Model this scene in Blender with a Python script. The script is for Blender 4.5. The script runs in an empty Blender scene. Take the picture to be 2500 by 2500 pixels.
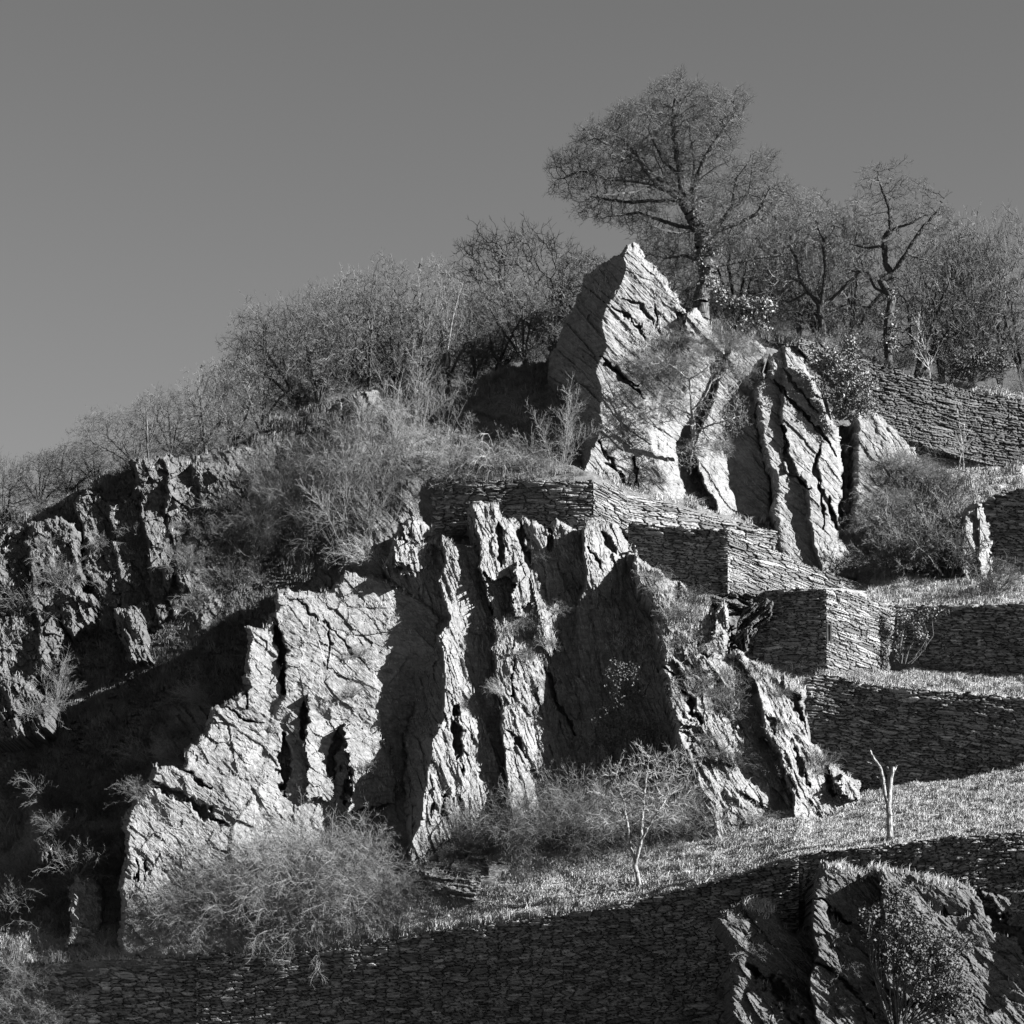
import bpy, math, random
import numpy as np
from mathutils import Vector
random.seed(7)
C = bpy.context.scene.collection
sc = bpy.context.scene

# ------------------------------------------------------------------ camera
PITCH = math.radians(6.0)
HALF = 0.2                      # tan of half the field of view
CAMZ = 12.0
cam_d = bpy.data.cameras.new('camera')
cam = bpy.data.objects.new('camera', cam_d); C.objects.link(cam)
cam.location = (0, 0, CAMZ)
cam.rotation_euler = (math.radians(90) + PITCH, 0, 0)
cam_d.sensor_width = 36; cam_d.lens = 18 / HALF
cam_d.clip_end = 6000; cam_d.clip_start = 0.5
sc.camera = cam

# ------------------------------------------------------------------ light
SUN_AZ = math.radians(14)       # towards the viewer's side from due right
SUN_EL = math.radians(27)
tosun = Vector((math.cos(SUN_EL)*math.cos(SUN_AZ), -math.cos(SUN_EL)*math.sin(SUN_AZ), math.sin(SUN_EL)))
sd_ = bpy.data.lights.new('sun', 'SUN'); sd_.energy = 5.0; sd_.angle = math.radians(0.5)
sd_.color = (1, 1, 1)
sun = bpy.data.objects.new('sun', sd_); C.objects.link(sun)
sun.rotation_euler = tosun.to_track_quat('Z', 'Y').to_euler()
w = bpy.data.worlds.new('World'); sc.world = w; w.use_nodes = True
nt = w.node_tree; nt.nodes.clear()
sky = nt.nodes.new('ShaderNodeTexSky'); sky.sky_type = 'NISHITA'; sky.sun_disc = False
sky.sun_elevation = SUN_EL; sky.sun_rotation = math.radians(90) + SUN_AZ
sky.air_density = 1.0; sky.dust_density = 0.15; sky.ozone_density = 1.0
bw = nt.nodes.new('ShaderNodeVectorMath'); bw.operation = 'DOT_PRODUCT'; bw.inputs[1].default_value = (.024, .122, .106); bg = nt.nodes.new('ShaderNodeBackground')
bg.inputs['Strength'].default_value = 0.055
wo = nt.nodes.new('ShaderNodeOutputWorld')
nt.links.new(sky.outputs[0], bw.inputs[0]); nt.links.new(bw.outputs['Value'], bg.inputs[0]); nt.links.new(bg.outputs[0], wo.inputs[0])
sc.view_settings.view_transform = 'Standard'; sc.view_settings.look = 'None'
sc.view_settings.exposure = 2.05; sc.view_settings.gamma = 1
sc.cycles.max_bounces = 3; sc.cycles.diffuse_bounces = 1; sc.cycles.glossy_bounces = 1
sc.cycles.transparent_max_bounces = 4

# ------------------------------------------------------------------ helpers
def P(u, v, Y):
    """photo pixel (2500 px frame) and distance -> world point(s)"""
    u = np.asarray(u, float); v = np.asarray(v, float); Y = np.asarray(Y, float)
    x = (u - 1250) / 1250 * HALF; y = (1250 - v) / 1250 * HALF
    s = Y / (math.cos(PITCH) - y * math.sin(PITCH))
    return np.stack([s * x, Y + 0 * s, CAMZ + s * (math.sin(PITCH) + y * math.cos(PITCH))], -1)
PXM = 1250 / HALF               # px per unit of (size / distance)

def h32(x):
    x = x.astype(np.uint64) & np.uint64(0xffffffff)
    x = ((x ^ (x >> np.uint64(16))) * np.uint64(0x7feb352d)) & np.uint64(0xffffffff)
    x = ((x ^ (x >> np.uint64(15))) * np.uint64(0x846ca68b)) & np.uint64(0xffffffff)
    return x ^ (x >> np.uint64(16))
def rnd(i, j, seed):
    a = h32(i.astype(np.int64).astype(np.uint64) * np.uint64(73856093) ^ j.astype(np.int64).astype(np.uint64) * np.uint64(19349663) ^ np.uint64(seed * 83492791 + 17))
    return a.astype(np.float64) / 4294967295.0
def noise(x, y, seed=0):
    i = np.floor(x); j = np.floor(y); fx = x - i; fy = y - j
    def g(a, b, dx, dy):
        t = rnd(a, b, seed) * 2 * np.pi
        return np.cos(t) * dx + np.sin(t) * dy
    n00 = g(i, j, fx, fy); n10 = g(i+1, j, fx-1, fy); n01 = g(i, j+1, fx, fy-1); n11 = g(i+1, j+1, fx-1, fy-1)
    sx = fx*fx*fx*(fx*(fx*6-15)+10); sy = fy*fy*fy*(fy*(fy*6-15)+10)
    return ((n00*(1-sx)+n10*sx)*(1-sy) + (n01*(1-sx)+n11*sx)*sy) * 1.5
def fbm(x, y, o=4, seed=0, gain=0.5):
    r = 0; a = 1
    for k in range(o):
        r = r + a * noise(x, y, seed + k * 7); x = x * 2.03; y = y * 2.03; a *= gain
    return r
def cells(a, b, seed, jit=0.9):
    """returns (f1, f2, id_i, id_j, dx, dy) of a jittered cell pattern"""
    i0 = np.floor(a); j0 = np.floor(b)
    f1 = np.full(a.shape, 9.0); f2 = f1.copy(); bi = i0.copy(); bj = j0.copy(); bdx = 0*a; bdy = 0*a
    for di in (-1, 0, 1):
        for dj in (-1, 0, 1):
            i = i0 + di; j = j0 + dj
            cx = i + .5 + (rnd(i, j, seed) - .5) * jit; cy = j + .5 + (rnd(i, j, seed+1) - .5) * jit
            dx = a - cx; dy = b - cy; d = np.sqrt(dx*dx + dy*dy)
            m = d < f1
            f2 = np.where(m, f1, np.minimum(f2, d))
            f1 = np.where(m, d, f1); bi = np.where(m, i, bi); bj = np.where(m, j, bj)
            bdx = np.where(m, dx, bdx); bdy = np.where(m, dy, bdy)
    return f1, f2, bi, bj, bdx, bdy

def chain(U, V, chs):
    """control lines running top to bottom, each [(u, v, p)...]; p is interpolated between neighbours"""
    out = None; pu = pp = None
    for ch in chs:
        vs = [c[1] for c in ch]; uc = np.interp(V, vs, [c[0] for c in ch]); pc = np.interp(V, vs, [c[2] for c in ch])
        if out is None: out = pc.copy()
        else:
            t = np.clip((U - pu) / np.maximum(uc - pu, 1.0), 0, 1)
            out = np.where(U >= pu, pp + (pc - pp) * t, out)
        pu, pp = uc, pc
    return out
def seg_dist(U, V, pts):
    d = np.full(U.shape, 1e9); tt = np.zeros(U.shape)
    n = len(pts) - 1
    for k in range(n):
        (ax, ay), (bx, by) = pts[k][:2], pts[k+1][:2]
        L = (bx-ax)**2 + (by-ay)**2 + 1e-9
        t = np.clip(((U-ax)*(bx-ax) + (V-ay)*(by-ay)) / L, 0, 1)
        q = np.hypot(U - ax - t*(bx-ax), V - ay - t*(by-ay))
        m = q < d; d = np.where(m, q, d); tt = np.where(m, (k + t) / n, tt)
    return d, tt
def sdist(U, V, poly):
    d, _ = seg_dist(U, V, poly + [poly[0]])
    ins = np.zeros(U.shape, bool); n = len(poly)
    for k in range(n):
        (ax, ay), (bx, by) = poly[k], poly[(k+1) % n]
        c = ((ay > V) != (by > V)) & (U < (bx-ax) * (V-ay) / ((by-ay) if by != ay else 1e-9) + ax)
        ins ^= c
    return np.where(ins, d, -d)

def new_mesh(name, verts, faces, mat, parent=None, smooth=False, loc=None, cols=None):
    """faces: int array (n,3) or (n,4)"""
    verts = np.asarray(verts, np.float32); faces = np.asarray(faces, np.int32)
    if loc is not None: verts = verts - np.asarray(loc, np.float32)
    me = bpy.data.meshes.new(name)
    me.vertices.add(len(verts)); me.vertices.foreach_set('co', verts.ravel())
    k = faces.shape[1]
    me.loops.add(faces.size); me.loops.foreach_set('vertex_index', faces.ravel())
    me.polygons.add(len(faces)); me.polygons.foreach_set('loop_start', np.arange(0, faces.size, k, dtype=np.int32))
    me.polygons.foreach_set('loop_total', np.full(len(faces), k, np.int32))
    me.polygons.foreach_set('use_smooth', np.full(len(faces), smooth))
    if cols is not None:
        at = me.attributes.new('tone', 'FLOAT', 'POINT'); at.data.foreach_set('value', np.asarray(cols, np.float32))
    me.materials.append(mat); me.update(calc_edges=True)
    o = bpy.data.objects.new(name, me); C.objects.link(o)
    if loc is not None: o.location = loc
    if parent is not None: o.parent = parent; o.location = (0, 0, 0)
    return o
def tag(o, label=None, cat=None, group=None, kind=None):
    if label: o['label'] = label
    if cat: o['category'] = cat
    if group: o['group'] = group
    if kind: o['kind'] = kind
    return o
def empty(name, loc):
    e = bpy.data.objects.new(name, None); e.location = loc; e.empty_display_size = 0.3; C.objects.link(e); return e

# ------------------------------------------------------------------ materials (the place is photographed in black and white: all greys)
def mk(name):
    m = bpy.data.materials.new(name); m.use_nodes = True; n = m.node_tree
    b = n.nodes['Principled BSDF']; b.inputs['Roughness'].default_value = 0.85
    b.inputs['Specular IOR Level'].default_value = 0.25
    return m, n, b
def nd(n, t, **k):
    x = n.nodes.new(t)
    for a, v in k.items(): setattr(x, a, v)
    return x
def ramp(n, src, stops):
    r = nd(n, 'ShaderNodeValToRGB'); e = r.color_ramp.elements
    while len(e) < len(stops): e.new(0.5)
    for q, (p, c) in zip(e, stops): q.position = p; q.color = (c, c, c, 1)
    n.links.new(src, r.inputs[0]); return r.outputs[0]
def mixm(n, a, b, f, mode='MIX'):
    m = nd(n, 'ShaderNodeMix', data_type='RGBA', blend_type=mode)
    for s, x in ((6, a), (7, b)):
        if isinstance(x, float): m.inputs[s].default_value = (x, x, x, 1)
        else: n.links.new(x, m.inputs[s])
    if isinstance(f, float): m.inputs[0].default_value = f
    else: n.links.new(f, m.inputs[0])
    return m.outputs[2]
def rock_mat(name, lo, hi, ang=50, lich=0.5, bump=0.6, tone=False, stretch=5.0):
    m, n, b = mk(name)
    geo = nd(n, 'ShaderNodeNewGeometry')
    mp = nd(n, 'ShaderNodeMapping'); mp.inputs['Rotation'].default_value = (0, math.radians(-ang), 0)
    mp.inputs['Scale'].default_value = (1, 1, stretch)
    n.links.new(geo.outputs['Position'], mp.inputs[0])
    a = nd(n, 'ShaderNodeTexNoise'); a.inputs['Scale'].default_value = 0.7; a.inputs['Detail'].default_value = 6; a.inputs['Roughness'].default_value = .65
    n.links.new(geo.outputs['Position'], a.inputs[0])
    s = nd(n, 'ShaderNodeTexNoise'); s.inputs['Scale'].default_value = 1.6; s.inputs['Detail'].default_value = 8; s.inputs['Roughness'].default_value = .7
    n.links.new(mp.outputs[0], s.inputs[0])
    base = mixm(n, ramp(n, a.outputs[0], [(.3, lo), (.7, hi)]), ramp(n, s.outputs[0], [(.3, lo*.7), (.65, hi)]), 0.55)
    g = nd(n, 'ShaderNodeTexNoise'); g.inputs['Scale'].default_value = 9; g.inputs['Detail'].default_value = 5; g.inputs['Roughness'].default_value = .75
    n.links.new(geo.outputs['Position'], g.inputs[0])
    base = mixm(n, base, ramp(n, g.outputs[0], [(.36, .35), (.60, 1.0)]), 0.6, 'MULTIPLY')
    v = nd(n, 'ShaderNodeTexVoronoi'); v.inputs['Scale'].default_value = 7
    n.links.new(geo.outputs['Position'], v.inputs[0])
    patch = nd(n, 'ShaderNodeTexNoise'); patch.inputs['Scale'].default_value = 1.3; patch.inputs['Detail'].default_value = 3
    n.links.new(geo.outputs['Position'], patch.inputs[0])
    spot = ramp(n, v.outputs['Distance'], [(.12, 1), (.3, 0)])
    spot = mixm(n, spot, ramp(n, patch.outputs[0], [(.5, 0), (.62, 1)]), 1.0, 'MULTIPLY')
    spot2 = mixm(n, spot, float(lich), 1.0, 'MULTIPLY')
    base = mixm(n, base, min(1., hi*1.5), spot2)
    if tone:
        at = nd(n, 'ShaderNodeAttribute', attribute_name='tone')
        base = mixm(n, base, at.outputs['Color'], 1.0, 'MULTIPLY')
    n.links.new(base, b.inputs['Base Color'])
    bp = nd(n, 'ShaderNodeBump'); bp.inputs['Strength'].default_value = bump; bp.inputs['Distance'].default_value = 0.12
    sm = nd(n, 'ShaderNodeMath', operation='ADD'); n.links.new(s.outputs[0], sm.inputs[0]); n.links.new(g.outputs[0], sm.inputs[1])
    n.links.new(sm.outputs[0], bp.inputs['Height']); n.links.new(bp.outputs[0], b.inputs['Normal'])
    return m
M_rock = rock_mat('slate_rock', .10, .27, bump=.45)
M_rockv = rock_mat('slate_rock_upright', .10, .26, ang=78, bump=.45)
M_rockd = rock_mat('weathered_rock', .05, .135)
M_wall = rock_mat('drystone_slate', .15, .32, ang=0, lich=.3, tone=True, bump=.35)
M_soil = rock_mat('hill_soil', .06, .15, ang=60, lich=.5, stretch=2.0)
M_turf = rock_mat('hill_turf', .08, .18, ang=60, lich=.5, stretch=2.0, tone=True)
def flat(name, c, rough=.8, var=.35, scale=6, spec=.25, bark=False):
    m, n, b = mk(name); b.inputs['Roughness'].default_value = rough; b.inputs['Specular IOR Level'].default_value = spec
    oi = nd(n, 'ShaderNodeNewGeometry')
    t = nd(n, 'ShaderNodeTexNoise'); t.inputs['Scale'].default_value = scale; t.inputs['Detail'].default_value = 3
    n.links.new(oi.outputs['Position'], t.inputs[0])
    n.links.new(ramp(n, t.outputs[0], [(.3, c*(1-var)), (.7, min(1, c*(1+var)))]), b.inputs['Base Color'])
    if bark:
        mp = nd(n, 'ShaderNodeMapping'); mp.inputs['Scale'].default_value = (14, 14, 3); n.links.new(oi.outputs['Position'], mp.inputs[0])
        t2 = nd(n, 'ShaderNodeTexNoise'); t2.inputs['Scale'].default_value = 1.0; t2.inputs['Detail'].default_value = 5; n.links.new(mp.outputs[0], t2.inputs[0])
        bp = nd(n, 'ShaderNodeBump'); bp.inputs['Strength'].default_value = 1.0; bp.inputs['Distance'].default_value = .12; n.links.new(t2.outputs[0], bp.inputs['Height']); n.links.new(bp.outputs[0], b.inputs['Normal'])
    return m
M_bark = flat('grey_bark', .075, var=.6, bark=True); M_barkd = flat('dark_bark', .045, var=.5, bark=True); M_barkp = flat('pale_bark', .21, var=.45, bark=True)
M_twigm = flat('twig_fawn', .145); M_twig = flat('twig_grey', .11); M_twigd = flat('twig_dark', .075); M_twigp = flat('twig_pale', .22)
M_grass = flat('dry_grass', .29, var=.35, scale=1.5); M_grassd = flat('dull_grass', .13, var=.5, scale=1.5)
M_leaf = flat('evergreen_leaf', .13, rough=.5, var=.5, spec=.4, scale=9); M_leafd = flat('dark_leaf', .075, rough=.6, var=.5, spec=.25, scale=9)
M_steel = flat('weathered_iron', .08, rough=.6)

# ------------------------------------------------------------------ terrain: horizontal control lines (u, v, Y), top to bottom
HL = [
 [(-400,1340,114),(0,1290,113),(130,1232,113),(300,1150,113.5),(480,1112,114),(620,1088,115),(655,1030,116),(830,968,116.5),(950,942,117),(1130,946,117),(1200,905,117.5),(1330,880,118),(1400,800,118),(1700,790,119.5),(1950,832,120.5),(2100,866,120.6),(2250,926,121),(2400,948,121.5),(2500,962,122),(2900,1010,123)],
 [(-400,1470,111),(0,1450,110),(500,1250,111.5),(800,1130,112.8),(1000,1090,113.2),(1400,1120,112.4),(1500,1160,112.6),(1700,1205,115),(1900,1255,117.2),(2000,1285,117.6),(2100,1230,118.2),(2250,1140,118.6),(2500,1150,118.6),(2900,1200,119)],
 [(-400,1600,108.5),(0,1600,107.5),(500,1400,110),(900,1200,110.9),(1045,1166,110.4),(1450,1178,108.9),(1530,1212,109.9),(1700,1256,111.5),(2000,1335,114.2),(2170,1377,115.7),(2500,1392,114.2),(2900,1400,114)],
 [(-400,1720,109),(0,1710,107.6),(500,1550,108.5),(900,1350,110.3),(1045,1300,110.2),(1450,1296,108.9),(1526,1296,111.2),(1777,1306,113.5),(1850,1332,114.2),(1930,1368,114.9),(2010,1402,115.3),(2110,1428,113.6),(2150,1425,112.2),(2190,1420,111),(2500,1412,110.6),(2900,1420,110)],
 [(-400,1830,108.4),(0,1820,107),(250,1760,107.2),(500,1700,107),(1000,1450,108.8),(1500,1450,107.8),(1775,1458,106.9),(1930,1456,107.8),(2018,1452,107.4),(2100,1458,107.4),(2190,1479,107.1),(2500,1474,106.1),(2900,1470,105)],
 [(-400,1960,107.4),(0,1950,106),(250,1900,106),(500,1850,105.5),(1000,1650,107.3),(1500,1650,106.3),(1830,1640,106.2),(2018,1640,104.9),(2190,1636,106.7),(2500,1641,105.6),(2900,1650,104.5)],
 [(-400,2090,105.8),(0,2080,104.5),(250,2040,104),(500,2000,103.5),(1000,1800,106),(1500,1750,105.4),(1850,1680,104.9),(2005,1650,104.1),(2050,1655,104),(2090,1668,103.8),(2150,1674,103.7),(2300,1688,103.2),(2500,1704,102.6),(2900,1730,101.5)],
 [(-400,2290,100.4),(0,2285,99.9),(300,2290,99.6),(500,2240,99.4),(1000,2110,99.4),(1400,2080,98.9),(1700,2040,98.6),(1962,1975,99.9),(1985,1966,102.9),(2015,1958,103.4),(2200,1908,102.9),(2350,1897,102.1),(2500,1868,101.2),(2900,1850,101)],
 [(-400,2360,99.6),(0,2348,98.9),(150,2347,98.6),(480,2332,97.9),(760,2322,97.0),(900,2302,96.5),(1100,2267,95.6),(1300,2242,94.6),(1500,2212,93.6),(1700,2162,92.6),(1880,2112,91.7),(1930,2092,91.4),(1990,2082,91.1),(2150,2067,90.4),(2330,2042,89.8),(2500,2032,89.3),(2900,2010,88)],
 [(-400,2610,100.5),(0,2610,99.6),(1000,2610,98),(1930,2610,93.4),(2500,2610,91.5),(2900,2610,90)],
 [(-400,2680,93),(0,2680,92.5),(1000,2680,91.5),(1930,2680,89),(2500,2680,87.5),(2900,2680,87)],
]
def Tdepth(U, V):
    out = None; pv = pY = None
    for ln in HL:
        us = [q[0] for q in ln]; vv = np.interp(U, us, [q[1] for q in ln]); yy = np.interp(U, us, [q[2] for q in ln])
        if out is None: out = yy.copy()
        else:
            t = np.clip((V - pv) / np.maximum(vv - pv, 1), 0, 1)
            out = np.where(V >= pv, pY + (yy - pY) * t, out)
        pv, pY = vv, yy
    return out
def skyline(u): return np.interp(u, [q[0] for q in HL[0]], [q[1] for q in HL[0]])
def line(k, u): return np.interp(u, [q[0] for q in HL[k]], [q[1] for q in HL[k]])

def rock_detail(x, z, ang, A=0.3, seed=1, La=1.6, Lb=0.42, sawk=.8):
    """faceted slate: blocks stretched along the cleavage (ang degrees from horizontal, falling to the right)"""
    c, s = math.cos(math.radians(ang)), math.sin(math.radians(ang))
    a = x*c - z*s; b = x*s + z*c
    a = a + .30*noise(x*.5, z*.5, seed+50); b = b + .16*noise(x*.45+5, z*.45, seed+51) + .03*noise(x*3, z*3, seed+52)
    d = 0
    for k, (sc_, am) in enumerate(((1.5, 1.2), (.7, .75), (.3, .30), (.13, .09))):
        f1, f2, i, j, dx, dy = cells(a/(La*sc_), b/(Lb*sc_), seed + 11*k)
        d = d + A*am*((rnd(i, j, seed+3+k) - .5)*.8 + dx*(rnd(i, j, seed+4+k) - .5)*1.3 + dy*(rnd(i, j, seed+5+k)-.5)*2.0)
        if k < 3: d = d - A*am*(.30 if sawk > .4 else .12)*np.exp(-((f2-f1)/.05)**2)*(rnd(i, j, seed+9) > .86)
    w_ = fbm(x*.35+7, z*.35, 3, seed+60)
    s1 = b/(Lb*1.7) + .5*noise(a*.5, b*.7, seed+61); s2 = b/(Lb*.55) + .6*noise(a*.8, b*1.4, seed+62)
    d = d - A*sawk*(.55*(s1 % 1.0)*np.clip(.35+w_*1.3, 0, 1) + .30*(s2 % 1.0)*np.clip(.4-w_*1.3, 0, 1))
    rid = 1 - np.abs(fbm(a*1.3, b*3.2, 4, seed+120, .6))*1.6
    rid2 = 1 - np.abs(fbm(a*3.5, b*6, 3, seed+130, .6))*1.6
    d = d + A*(.14*rid + .03*rid2)
    lam = noise(a*.9, b*16, seed+77)*.5 + noise(a*2.0, b*34, seed+78)*.3
    d = d + A*.08*lam + A*.9*fbm(x*.4, z*.4, 3, seed+90) + A*.06*noise(x*9, z*9, seed+91)
    return d          # + towards the viewer

def grid_mesh(name, us, vs, D, mask, mat, skirt=2.0, tone=None, loc=None, parent=None, smooth=False):
    nu, nv = len(us), len(vs)
    U, V = np.meshgrid(us, vs)
    pts = P(U, V, D).reshape(-1, 3)
    cell = mask[:-1, :-1] & mask[1:, :-1] & mask[:-1, 1:] & mask[1:, 1:]
    idx = np.arange(nu*nv).reshape(nv, nu)
    a, b, c, d = idx[:-1, :-1][cell], idx[1:, :-1][cell], idx[1:, 1:][cell], idx[:-1, 1:][cell]
    faces = np.stack([a, b, c, d], -1)
    pad = np.zeros((nv+1, nu+1), bool); pad[1:-1, 1:-1] = cell
    es = []
    mid = pad[1:-1, 1:-1]
    for nb, (p, q) in ((pad[:-2, 1:-1], (idx[:-1, :-1], idx[:-1, 1:])), (pad[2:, 1:-1], (idx[1:, 1:], idx[1:, :-1])),
                       (pad[1:-1, :-2], (idx[1:, :-1], idx[:-1, :-1])), (pad[1:-1, 2:], (idx[:-1, 1:], idx[1:, 1:]))):
        m = mid & ~nb
        es.append(np.stack([p[m], q[m]], -1))
    es = np.concatenate(es)
    if skirt > 0:
        off = pts + np.array([0, skirt, -0.15*skirt])
        pts = np.concatenate([pts, off]); n0 = nu*nv
        faces = np.concatenate([faces, np.stack([es[:, 0], es[:, 1], es[:, 1]+n0, es[:, 0]+n0], -1)])
    used = np.unique(faces); remap = np.full(len(pts), -1); remap[used] = np.arange(len(used))
    t = None
    if tone is not None:
        t = tone.ravel(); t = np.concatenate([t, t])[used] if skirt > 0 else t[used]
    return new_mesh(name, pts[used], remap[faces], mat, loc=loc, cols=t, parent=parent, smooth=smooth)

def crag(label, poly, D0, chs, mat=None, ang=50, A=.28, step=2.2, warp=9, cracks=(), adds=(), seed=1, La=1.6, Lb=.42, rw=14, R=.9, skirt=2.5, sawk=.8, name='rock_outcrop', group=None, cat='rock', amp=None):
    mat = mat or M_rock
    u0, u1 = min(p[0] for p in poly)-12, max(p[0] for p in poly)+12
    v0, v1 = min(p[1] for p in poly)-12, max(p[1] for p in poly)+12
    us = np.arange(u0, u1, step); vs = np.arange(v0, v1, step); U, V = np.meshgrid(us, vs)
    wu = U + warp*fbm(U/70, V/110, 4, seed+200, .6); wv = V + warp*.8*fbm(U/80+9, V/80, 4, seed+210, .6)
    ju = 5*np.round(noise(V/16, U/60, seed+220)*2.2)/2; jv = 5*np.round(noise(U/17, V/60, seed+221)*2.2)/2
    sdv = sdist(wu + ju, wv + jv, poly)
    D = D0(U, V) - chain(wu, wv, chs)
    for (L, r, b) in adds:      # local slabs: poly, left bonus, right bonus
        s = sdist(wu + 1.4*ju + 6*noise(U/11, V/15, seed+230), wv + 2*jv + 6*noise(U/13, V/11, seed+231), L); mu0 = min(p[0] for p in L); mu1 = max(p[0] for p in L)
        t = np.clip((U-mu0)/(mu1-mu0), 0, 1)
        D = D - np.where(s > 0, r + (b-r)*t, 0)
    for pts, wd, dp in cracks:
        d, t = seg_dist(wu + 5*noise(U/14, V/26, seed+301), wv + 5*noise(U/20, V/20, seed+302), pts)
        wj = wd*(.25+.75*np.sin(np.pi*np.clip(t, .04, .96)))*np.clip(.85 + .9*noise(U/30, V/30, seed+303) + .4*noise(U/9, V/9, seed+304), .15, 2)
        D = D + dp*np.exp(-(d/wj)**4)
    D = D - rock_detail(U/60, -V/60, ang, A, seed, La, Lb, sawk)*(1 if amp is None else amp(U, V))
    D = D + R*np.clip(1 - sdv/rw, 0, 1)**2
    o = grid_mesh(name, us, vs, D, sdv > 0, mat, skirt, loc=tuple(P((u0+u1)/2, v1, float(np.nanmedian(D)))))
    return tag(o, label, cat, group)

def wall(label, top, h, ang=0.0, step=2.0, seed=1, La=.45, Lb=.09, D=None, off=.45, poly=None, group=None, dark=1.0, name='drystone_wall', bat=0.0, mat=None, jag=7, skirt=.7):
    """top: [(u, v, Y)...]; h: wall height in px (number) or bottom line"""
    us0, us1 = top[0][0], top[-1][0]
    tv = lambda u: np.interp(u, [q[0] for q in top], [q[1] for q in top])
    ty = lambda u: np.interp(u, [q[0] for q in top], [q[2] for q in top])
    if isinstance(h, (int, float)): bv = lambda u: tv(u) + h
    else: bv = lambda u: np.interp(u, [q[0] for q in h], [q[1] for q in h])
    us = np.arange(us0, us1 + .1, step)
    vs = np.arange(min(q[1] for q in top)-8, float(np.max(bv(us))) + 4, step)
    U, V = np.meshgrid(us, vs)
    x = U/60; z = -V/60 + math.tan(math.radians(ang)) * (x - us0/60)
    xx = x + .12*noise(x*2, z*2, seed); zz = z + .05*noise(x*1.1, z*2.5, seed+1) + .10*noise(x*.25, z*.3, seed+2)
    f1, f2, i, j, dx, dy = cells(xx/La, zz/Lb, seed, .8)
    g1, g2, gi, gj, gx, gy = cells(xx/(La*1.9), zz/(Lb*1.8), seed+30, .8)
    big = rnd(gi, gj, seed+33) > .88
    e = np.where(big, g2-g1, f2-f1); r1 = np.where(big, rnd(gi, gj, seed+31), rnd(i, j, seed+3)); r2 = np.where(big, rnd(gi, gj, seed+32), rnd(i, j, seed+4))
    dd = np.where(big, gy, dy)
    rel = .10*r1 - .12*np.exp(-(e/.10)**2) + .07*dd*(r2-.4)*2 + .045*noise(x*1.5, z*20, seed+9) + .02*noise(x*9, z*20, seed+8) + .10*fbm(x*.5, z*.5, 3, seed+5)
    Dp = ty(U) - off - rel + bat*(bv(U)-V)/60*1.0
    q = tv(U) + jag*(np.round(noise(U/22, 0*U, seed+6)*1.6)/1.6 + .3*noise(U/6, 0*U, seed+7)*1.2)
    m = (V >= q) & (V <= bv(U))
    tone = dark*(.35 + .75*r2 + .45*(r1 > .93))*(1 + .35*noise(x*1.5, z*20, seed+9))*(1-.15*np.exp(-(e/.12)**2))
    o = grid_mesh(name, us, vs, Dp, m, mat or M_wall, skirt, tone=tone, loc=tuple(P((us0+us1)/2, float(bv((us0+us1)/2)), float(ty((us0+us1)/2)))))
    return tag(o, label, 'stone wall', group)

# ------------------------------------------------------------------ setting: valley floor, hill
g = 5000.0
o = new_mesh('ground', [(-g, -g, 0), (g, -g, 0), (g, g, 0), (-g, g, 0)], [(0, 1, 2, 3)], M_soil); tag(o, kind='structure')
st = 4.0
us = np.arange(-400, 2901, st); vs = np.arange(780, 2681, st); U, V = np.meshgrid(us, vs)
D = Tdepth(U, V)
sk = skyline(U)
amp = np.clip((1150 - U)/300, 0, 1) * np.clip((2200 - V)/150, 0, 1)
det = rock_detail(U/60, -V/60, 58, .26, 41, 1.5, .75)
gully = fbm(U/60*.22+3, V/60*.12, 3, 301)
D = D - amp*(det + 1.6*gully - .1) - (1-amp)*.07*fbm(U/30, V/14, 4, 61)
skj = sk + 5*fbm(U/60, 0*U, 4, 99)
mask = V >= skj
turf = ((V > line(7, U)-4) & (V < line(8, U)+6) & (U > 700)) | ((V > line(5, U)) & (V < line(6, U)+6) & (U > 1850)) | ((V > line(3, U)-6) & (V < line(4, U)+6) & (U > 2000)) | ((V > 1090) & (V < line(3, U)) & (U > 2060))
o = grid_mesh('hill', us, vs, D, mask, M_turf, 0, tone=np.where(turf, 2.5 + 1.1*fbm(U/25, V/10, 3, 63), 1.0)); tag(o, kind='structure')
# crest of the hill runs back and down behind the skyline
uu = np.arange(-400, 2901, 20.); yy = np.interp(uu, [q[0] for q in HL[0]], [q[2] for q in HL[0]])
rows = []
for k, (dy, dz) in enumerate(((-.3, -.25), (1.5, .1), (6, -.3), (20, -3), (60, -16), (150, -60))):
    p = P(uu, skyline(uu)+4, yy-.1); p[:, 1] += dy; p[:, 2] += dz; p[:, 0] *= 1 + max(dy, 0)*.004; rows.append(p)
pts = np.concatenate(rows); n = len(uu); fc = []
for r in range(5):
    i = np.arange(n-1) + r*n; fc.append(np.stack([i, i+1, i+1+n, i+n], -1))
o = new_mesh('hill_back', pts, np.concatenate(fc), M_soil); tag(o, kind='structure')
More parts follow.
